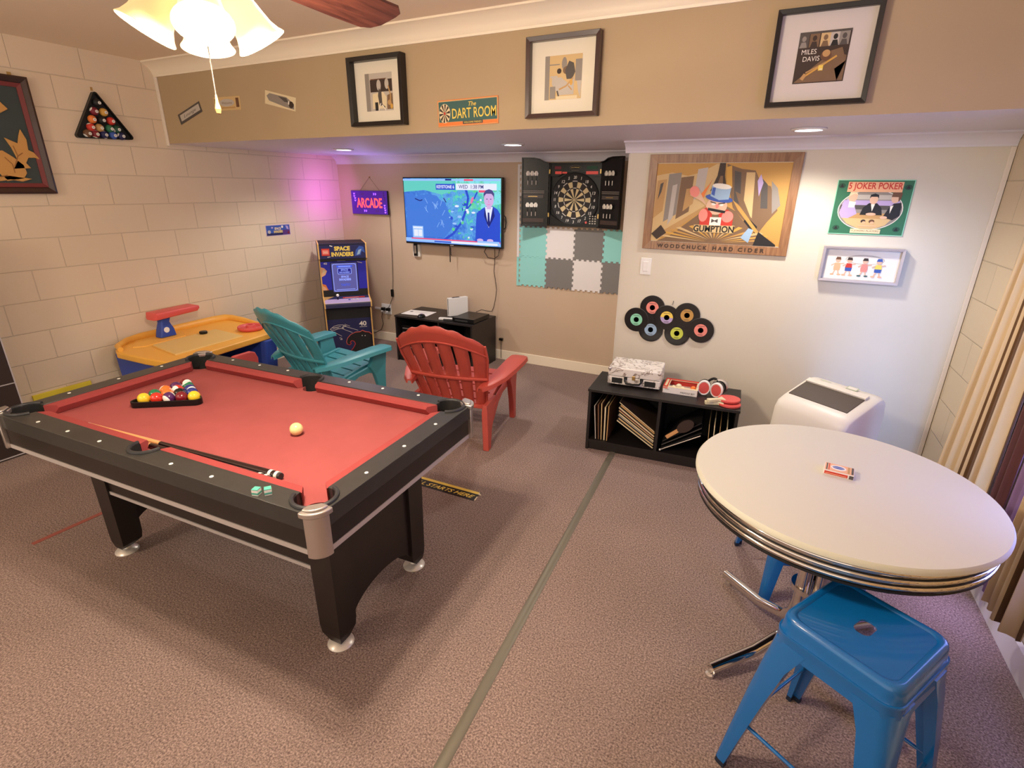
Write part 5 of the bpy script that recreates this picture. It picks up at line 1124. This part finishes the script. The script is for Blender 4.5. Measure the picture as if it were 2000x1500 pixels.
for sx in (1, -1):
    hinge = Matrix.Translation((sx*.243, -.062, 0)) @ Matrix.Rotation(-sx*R(24), 4, 'Z')
    mb = MB(); mb.X = hinge
    ol = [(0, -.264), (sx*.235, -.264), (sx*.235, .300), (sx*.13, .300), (sx*.08, .292), (sx*.045, .272), (0, .262)]
    mb.prism(ol, -.012, .0, 'black_plastic', axis=1); 
    mb.box(*sorted((sx*.225, sx*.235)), -.034, -.012, -.264, .300, 'black_plastic').box(*sorted((0, sx*.235)), -.034, -.012, -.264, -.256, 'black_plastic')
    mb.prism([(sx*.235, .292), (sx*.235, .300), (sx*.13, .300), (sx*.08, .292), (sx*.045, .272), (0, .262), (0, .254), (sx*.045, .264), (sx*.08, .284), (sx*.13, .292)], -.034, -.012, 'black_plastic', axis=1)
    dr = mb.build('door', dc, None, .001)
    mb = MB(); mb.X = hinge; c_ = sx*.125
    mb.box(c_-.095, c_+.085, -.020, -.012, -.030, .0, INK['dgrey']).box(c_-.10, c_+.09, -.018, -.012, .012, .018, INK['grey']).box(c_-.10, c_+.09, -.018, -.012, .026, .032, INK['grey']).box(c_-.10, c_+.09, -.016, -.012, -.234, -.200, INK['dbrown'])
    mb.build('dart_holder', dr, None, .001)
    mb = MB(); mb.X = hinge; mb.box(c_-.05, c_+.03, -.0215, -.0195, -.018, -.013, 'brass'); mb.build('badge', dr)
    for z in (.19, -.17):
        mb = MB(); mb.X = Matrix.Translation((sx*.243, -.066, z)); mb.box(-.018, .018, -.004, .002, -.018, .018, 'brass').build('hinge', dr, None, .001)
    # darts in threes
    for zi, (z, zn) in enumerate(((.155, 'upper'), (-.105, 'lower'))):
        for k in range(3):
            mb = MB(); r_ = .0035
            mb.tube([(0, 0, -.075), (0, 0, -.040)], .004, 'silver', 8).tube([(0, 0, -.040), (0, 0, -.01)], .002, 'black_plastic', 6)
            fl = [(-.014, .0), (.014, .0), (.018, .020), (.008, .038), (-.008, .038), (-.018, .020)]
            mb.prism(fl, -.0006, .0006, INK['w'], axis=1); mb.prism(fl, -.0006, .0006, INK['w'], axis=0)
            o = mb.build('dart'); o.scale = (1, 1, 1); wm = dc.matrix_basis @ hinge @ Matrix.Translation((c_-.055+k*.036, -.029, z)); 
            o.matrix_basis = wm
            side_ = 'left' if sx < 0 else 'right'
            tag(o, '%s dart of the %s three in the %s door' % (('left', 'middle', 'right')[k], zn, side_), 'dart', 'darts in the cabinet doors')
# ================================================================ SMALL WALL ITEMS
def sticker(name, label, quad, art, y=None, m='ltan'):
    cx = sum(q[0] for q in quad)/4; cz = sum(q[1] for q in quad)/4
    ang = math.atan2(quad[1][1]-quad[0][1], quad[1][0]-quad[0][0]); w_ = math.dist(quad[0], quad[1]); h_ = math.dist(quad[0], quad[3])
    t = thing(name, label, 'sticker', (cx, YS-.0006, cz)); t.rotation_euler = (0, -ang, 0)
    MB().box(-w_/2, w_/2, -.0015, .0, -h_/2, h_/2, INK[m]).build('backing', t)
    a = Art((0, -.0017, 0), (1, 0, 0), (0, 0, 1)); art(a, w_, h_); a.build('print', t)
def s1(a, w, h): a.rect(-w/2, w/2, -h/2, h/2, 'dgrey').rect(-w/2+.022, w/2-.018, -h/2+.018, h/2-.012, 'lgrey').text('Lounge', .0, .0, w*.55, h*.35, 'dgrey', shear=.3)
def s2(a, w, h): a.rect(-w*.46, -w*.36, -h*.3, h*.38, 'brown').rect(w*.34, w*.45, -h*.3, h*.38, 'brown').ell(0, .005, w*.28, h*.28, 'lgrey').text('Welcome', 0, .004, w*.38, h*.2, 'umber', shear=.2).rect(-w*.3, w*.3, -h*.36, -h*.26, 'tan')
def s3(a, w, h): a.poly([(-w*.45, .01), (-w*.35, h*.36), (w*.2, h*.36), (w*.45, .0), (w*.46, -h*.4), (w*.15, -h*.36), (-w*.36, -h*.2)], 'grey').poly([(-.02, h*.3), (w*.2, h*.3), (w*.28, .0), (.04, .0)], 'dgrey').ell(w*.36, -h*.1, w*.08, h*.25, 'dbrown').ell(w*.28, -.0, .006, .012, 'w')
sticker('wall_sticker', 'tilted dark edged sticker near the left end of the soffit', [(.195, 2.170), (.470, 2.250), (.496, 2.180), (.215, 2.100)], s1)
sticker('wall_sticker', 'faded pale sticker in the middle of the three on the soffit', [(.632, 2.262), (.912, 2.258), (.909, 2.175), (.627, 2.176)], s2)
sticker('wall_sticker', 'white edged sticker with grey picture left of the first frame', [(1.174, 2.277), (1.451, 2.215), (1.430, 2.139), (1.150, 2.199)], s3, m='cream')
t = thing('wall_sticker', 'small blue SPACE INVADERS sticker on the block wall', 'sticker', (.0006, 2.183, 1.264))
MB().box(0, .0015, -.143, .143, -.050, .050, INK['lav']).build('backing', t)
a = Art((.0018, 0, 0), (0, 1, 0), (0, 0, 1)); a.rect(-.138, .138, -.046, .046, 'blue').rect(-.138, .138, -.046, -.025, 'navy').rect(.05, .138, -.046, .0, 'purple').text('SPACE', -.005, .016, .075, .024, 'cream', bold=.04).text('INVADERS', -.002, -.013, .105, .024, 'yellow', bold=.04).ell(-.108, -.012, .018, .016, 'lgrey').ell(-.07, .026, .012, .008, 'lav').ell(.05, .03, .012, .012, 'w').poly([(.09, .04), (.12, .035), (.125, .0), (.10, .01)], 'lav').poly([(.10, -.03), (.13, -.01), (.13, -.044)], 'maroon').build('print', t)
# triangular rack of balls hung on the wall
wr = thing('wall_ball_rack', 'black triangular wall plaque of billiard balls on the block wall', 'wall plaque', (.0, .790, 2.08))
def tri2(sc, rad, n=5):
    P3 = [Vector((-.187, -.107)), Vector((.195, -.094)), Vector((-.006, .202))]; cc_ = (P3[0]+P3[1]+P3[2])/3; out = []
    for P_ in P3:
        q = cc_+(P_-cc_)*sc; a_ = math.atan2((q-cc_).y, (q-cc_).x); c0 = q-(q-cc_).normalized()*rad*1.6
        out += [(c0.x+rad*math.cos(a_+R(-62+124*i/n)), c0.y+rad*math.sin(a_+R(-62+124*i/n))) for i in range(n+1)]
    return out
MB().prism(tri2(1, .016), .001, .010, 'black_matte', axis=0).build('backing', wr)
mb = MB(); mb.X = Matrix(((0, 0, 1, 0), (1, 0, 0, 0), (0, 1, 0, 0), (0, 0, 0, 1))); mb.holed(tri2(1, .016), [tri2(.93, .012)], .010, .034, 'black_plastic').build('rim', wr)
bl_ = [('maroon', 'w'), ('gold', None), ('orange', None), ('k', None), ('red', None), ('red', 'w'), ('tan', None), ('green', None), ('dgreen', 'w'), ('brown', 'w'), ('maroon', 'w'), ('navy', 'w'), ('blue', None), ('navy', 'w'), ('k', None)]
rowsy = [(.125, [-.004]), (.068, [-.035, .025]), (.015, [-.060, .0, .060]), (-.036, [-.080, -.025, .040, .088]), (-.078, [-.110, -.062, -.006, .052, .108])]
i = 0
for z_, ys_ in rowsy:
    for y_ in ys_:
        c1, c2 = bl_[(i+14) % 15]; i += 1; r_ = .027
        mb = MB(); mb.X = Matrix.Translation((.026, y_, z_)) @ Matrix.Rotation(.5*i, 4, 'X')
        v = [(r_*math.sin(PI*k/10)*math.cos(2*PI*q/16), r_*math.sin(PI*k/10)*math.sin(2*PI*q/16), -r_*math.cos(PI*k/10)) for k in range(11) for q in range(16)]
        for k in range(10): mb.add(v, [(k*16+q, k*16+(q+1) % 16, (k+1)*16+(q+1) % 16, (k+1)*16+q) for q in range(16)], INK[c1] if not c2 or 2 <= k <= 7 else 'pearl')
        bo = mb.build('ball', wr, 70)
        mb = MB(); mb.X = Matrix.Translation((.0525, y_+.004, z_-.002))@Matrix.Rotation(PI/2, 4, 'Y'); mb.lathe([(.010, -.002), (.0098, .0008), (.0001, .0012)], 'pearl', 14); mb.lathe([(.005, .0005), (.005, .0013), (.003, .0013), (.003, .0005)], 'black_matte', 12); mb.build('number_spot', bo, 40)
MB().box(.001, .006, -.012, .0, .200, .222, 'brass').build('hanger', wr)
# carved wooden picture
cv = thing('carved_picture', 'dark red framed carving of golden leaves on dark teal', 'picture', (.0, .075, 1.955))
o_ = [(-.33, -.345), (.33, -.345), (.33, .345), (-.33, .345)]
def ringf(mb, b0, b1, x0, x1, m):
    a_ = [(-.33+b0, -.345+b0), (.33-b0, -.345+b0), (.33-b0, .345-b0), (-.33+b0, .345-b0)]; b_ = [(-.33+b1, -.345+b1), (.33-b1, -.345+b1), (.33-b1, .345-b1), (-.33+b1, .345-b1)]
    for k in range(4):
        j = (k+1) % 4
        mb.add([(x0, *a_[k]), (x0, *a_[j]), (x1, *b_[j]), (x1, *b_[k]), (.001, *a_[k]), (.001, *a_[j]), (.001, *b_[j]), (.001, *b_[k])], [(0,1,2,3),(4,7,6,5),(0,4,5,1),(3,2,6,7)], m)
mb = MB(); ringf(mb, 0, .012, .036, .040, 'frame_brown'); ringf(mb, .012, .040, .040, .024, 'frame_brown'); mb.build('frame', cv)
mb = MB(); ringf(mb, .040, .064, .030, .022, INK['rail_red']); mb.build('inner_frame', cv)
MB().box(.001, .016, -.28, .28, -.29, .29, INK['dteal']).build('ground', cv)
lv = [[(.125, -.20), (.165, -.14), (.150, -.07), (.128, -.015), (.190, -.045), (.205, .0), (.223, .040), (.242, -.02), (.236, -.08), (.262, -.095), (.290, -.140), (.262, -.126), (.225, -.128), (.205, -.16), (.225, -.19)],
      [(.06, -.10), (.10, -.09), (.15, -.13), (.19, -.17), (.195, -.22), (.17, -.255), (.08, -.27), (.04, -.20)],
      [(.02, -.275), (.10, -.262), (.16, -.272), (.215, -.255), (.16, -.245), (.10, -.235), (.02, -.25)],
      [(-.10, -.20), (.0, -.24), (.05, -.20), (.07, -.10), (.04, .05), (.06, .14), (.0, .20), (-.06, .12), (-.10, .0)],
      [(.04, .10), (.10, .16), (.14, .12), (.19, .15), (.15, .20), (.08, .22), (.02, .16)]]
for q in lv: MB().prism(q, .016, .027, INK['carve'], axis=0).build('carving', cv, None, .003)
a = Art((.0275, 0, 0), (0, 1, 0), (0, 0, 1)); a.line([(.14, -.18), (.17, -.12), (.20, -.10)], .006, 'carved').line([(.17, -.12), (.16, -.06)], .005, 'carved').line([(.10, -.13), (.13, -.17), (.13, -.22)], .006, 'carved').line([(.0, -.15), (.03, -.05), (.0, .1)], .006, 'carved').line([(.05, -.245), (.09, -.235)], .006, 'carved').build('carved_lines', cv)
MB().box(.001, .008, .245, .265, .345, .365, 'brass').build('hanger', cv)
# ================================================================ CHILD'S DESK
dk = thing('activity_desk', 'yellow plastic child desk with blue legs against the block wall', 'desk', (0, 0, 0))
top = [(.285, .385), (.60, .390), (.83, .410), (.868, .43), (.873, .50), (.80, 1.31), (.77, 1.365), (.65, 1.41), (.30, 1.47), (.10, 1.475), (.04, 1.43), (.03, 1.30), (.035, .70), (.10, .55), (.21, .42)]
MB().prism(top, .485, .535, 'yellow_plastic').build('desktop', dk, None, .012, 3)
mb = MB(); rp_ = [(.30, .41), (.19, .45), (.09, .57), (.055, .70), (.05, 1.30), (.07, 1.41), (.12, 1.45), (.30, 1.445), (.50, 1.42)]
mb.tube([(x, y, .548) for x, y in rp_], [.018, .02, .024, .03, .036, .036, .03, .024, .014], 'yellow_plastic', 10).build('raised_rim', dk, 60)
MB().prism([(.36, .60), (.74, .535), (.72, 1.10), (.34, 1.13)], .530, .547, 'pale_desk').build('writing_surface', dk, None, .006)
MB().prism([(.10, .62), (.28, .50), (.33, .56), (.30, .9), (.12, .98)], .530, .541, 'yellow_plastic').build('pencil_tray', dk, None, .005)
for (y0, y1, q) in ((.45, .55, -.03), (1.20, 1.33, .0)):
    L = [[(.16, y0, .0), (.72+q, y0, .0), (.76+q, y0+.02, .0), (.76+q, y1, .0), (.16, y1, .0)], [(.12, y0, .485), (.78+q, y0, .485), (.82+q, y0+.02, .485), (.82+q, y1, .485), (.12, y1, .485)]]
    MB().loft(L, 'toy_blue').build('leg_panel', dk, None, .012)
MB().box(.12, .16, .5, 1.25, .12, .485, 'toy_blue').build('back_panel', dk, None, .006)
MB().lathe([(.02, .535), (.085, .535), (.100, .545), (.104, .562), (.098, .570), (.082, .566), (.075, .553), (.04, .550), (.035, .575), (.02, .58)], 'toy_red', 24, (.575, 1.285, 0)).build('cup_tray', dk, 50)
# lamp on the desk
MB().loft([[(x, y, .545) for x, y in rrect(.15, .23, .745, .875, .015, 3)], [(x, y, .60) for x, y in rrect(.15, .23, .76, .865, .015, 3)], [(x, y, .655) for x, y in rrect(.16, .22, .775, .845, .015, 3)], [(x, y, .72) for x, y in rrect(.155, .225, .78, .87, .015, 3)]], 'toy_blue').build('lamp_post', dk, 40)
mb = MB(); mb.X = Matrix.Translation((.19, .80, .60))@Matrix.Rotation(PI/2, 4, 'Y'); mb.lathe([(.020, .036), (.022, .042), (.0001, .043)], 'pearl', 18).build('lamp_knob', dk, 50)
L = [[(x, yy, z) for x, z in q] for yy, q in ((.715, rrect(.145, .245, .690, .715, .01, 3)), (.73, rrect(.125, .265, .69, .745, .014, 3)), (1.06, rrect(.125, .265, .705, .752, .014, 3)), (1.085, rrect(.14, .25, .72, .745, .01, 3)))]
MB().loft(L, 'toy_red').build('lamp_shade', dk, 50)
o = MB().lathe([(.001, 0), (.028, 0), (.030, .004), (.030, .016), (.026, .020), (.001, .020)], 'black_plastic', 24).build('hockey_puck', None, 40); tag(o, 'small black puck lying on the child desk', 'puck', None, (.395, .985, .5475))
ch = thing('toy_chair', 'red plastic toddler chair pushed under the yellow desk', 'chair', (.80, .93, 0))
MB().prism([(-.09, -.13), (.09, -.13), (.09, .13), (-.09, .13)], .25, .28, 'toy_red').build('seat', ch, None, .01)
MB().prism([(-.12, .27), (.12, .27), (.13, .40), (.11, .452), (.07, .468), (-.07, .468), (-.11, .452), (-.13, .40)], .085, .115, 'toy_red', axis=0).build('backrest', ch, None, .01, 3)
for x in (-.07, .08):
    for y in (-.10, .10): MB().box(x-.018, x+.018, y-.018, y+.018, 0, .25, 'toy_red').build('leg', ch, None, .006)
# ---- dark folded games table, yellow strip
pp = thing('folded_table_tennis_table', 'dark folded table tennis table with pale lines at the left edge', 'games table', (.25, -.20, 0))
MB().box(-.10, 0, -1.37, 0, .012, 1.42, 'panel_black').build('playing_surface', pp, None, .003)
a = Art((.0004, 0, 0), (0, 1, 0), (0, 0, 1)); a.rect(-1.37, -.0, .012, .020, 'panel_line').rect(-.007, -.0, .012, 1.42, 'panel_line').rect(-1.37, 0, .481, .488, 'panel_line').build('line_marking', pp)
for y in (-.25, -1.1): MB().lathe([(.02, 0), (.02, .012), (.001, .012)], 'black_matte', 12, (-.05, y, 0)).build('caster', pp)
o = MB().box(.001, .016, 0, .36, 0, .042, 'yellow_strip').build('yellow_board', None, None, .002); tag(o, 'narrow yellow board fixed low on the block wall', 'board', None, (0, -.06, .255))
# ---- floor decal
dcx = thing('floor_decal', 'black and yellow floor strip reading ILL STARTS HERE', 'floor decal', (2.93, .668, .0005), R(1))
MB().box(-.45, .20, -.045, .045, 0, .0012, INK['k']).build('strip', dcx)
a = Art((0, 0, .0014), (1, 0, 0), (0, 1, 0)); a.rect(-.45, .19, .022, .045, 'yellow').poly([(.19, .045), (.215, .02), (.19, .022)], 'cream').line([(.20, .0), (.205, -.04)], .008, 'cream').text('ILL STARTS HERE', -.015, -.012, .40, .034, 'yellow', shear=.35, bold=.02).build('print', dcx)
o = MB().box(-.014, .014, 0, .34, 0, .0012, INK['carved'] if False else 'dull_orange' if 'dull_orange' in MATS else (mat('dull_orange', (156, 84, 72), .8) and 'dull_orange')).build('carpet_strip'); tag(o, 'thin reddish strip on the carpet left of the pool table', 'tape', None, (1.40, -.72, .0005), R(-2))  # thin flat strip in one dull reddish tone
# ================================================================ CURTAINS
def curtain(name, label, m, yt, yb, z0, z1, x, folds, amp, z0b=None, hem=None):
    nu, nv = folds*10, 14; V = []; F = []; UV = []
    L = abs(yt[1]-yt[0])
    for j in range(nv+1):
        t_ = j/nv
        for i in range(nu+1):
            s_ = i/nu; ya = yb[0]+(yt[0]-yb[0])*t_; yz = yb[1]+(yt[1]-yb[1])*t_
            y = ya+(yz-ya)*s_; zb = z0 if z0b is None else z0+(z0b-z0)*s_
            z = zb+(z1-zb)*t_
            xx = x+amp*math.sin(s_*folds*2*PI)*(.6+.4*(1-t_))+.35*amp*math.sin(s_*folds*4.7+2)
            V.append((xx, y+.25*amp*math.cos(s_*folds*4*PI), z)); UV.append((s_*L*1.35, t_))
    for j in range(nv):
        for i in range(nu): q = j*(nu+1)+i; F.append((q, q+1, q+nu+2, q+nu+1))
    mb = MB(); mb.add(V, F, m, UV); o = mb.build(name, None, 70, fix=False); tag(o, label, 'curtain')
    s_ = o.modifiers.new('thick', 'SOLIDIFY'); s_.thickness = .004
    return o
curtain('striped_curtain', 'tan striped curtain panel nearest the corner', 'curtain_tan', (1.07, 1.42), (1.05, 1.70), .16, 2.12, 5.415, 6, .018)
curtain('brown_curtain', 'dark brown satin curtain between the striped panels', 'satin_brown', (.93, 1.04), (.93, 1.04), .12, 2.12, 5.435, 2, .010)
curtain('sheer_curtain', 'narrow purple sheer curtain with daylight behind it', 'sheer_purple', (.80, .915), (.80, .915), .14, 2.12, 5.45, 2, .008)
curtain('striped_curtain', 'tan striped curtain panel beside the blue stool', 'curtain_tan', (.42, .675), (.42, .70), .24, 2.12, 5.40, 4, .022, .20)
curtain('striped_curtain', 'tan striped curtain panel farthest from the room corner', 'curtain_tan', (-1.35, .13), (-1.35, .13), .30, 2.12, 5.40, 16, .022, .30)
t = thing('curtain_rod', 'dark curtain rod over the window', 'curtain rod', (5.42, 0, 2.14))
MB().tube([(0, -1.45, 0), (0, 1.75, 0)], .012, 'black_matte', 12).build('rod', t, 50)
for y in (-1.40, 1.70): MB().box(0, .09, y-.008, y+.008, -.008, .008, 'black_matte').build('bracket', t)
# daylight through the gap in the curtains
wl = lamp('AREA', 'window_daylight', (5.335, .80, .95), 2.3, (.24, .46, 1.0), .10, None, None, sizey=1.5)
wl.rotation_euler = Vector((-.16, 1.0, -.14)).to_track_quat('-Z', 'Y').to_euler(); wl.data.spread = R(52)
wl = lamp('AREA', 'window_daylight', (5.37, .90, .42), .55, (.55, .45, 1.0), .10, None, None, sizey=.10)
wl.rotation_euler = Vector((-.12, -.22, -1)).to_track_quat('-Z', 'Y').to_euler(); wl.data.spread = R(100)
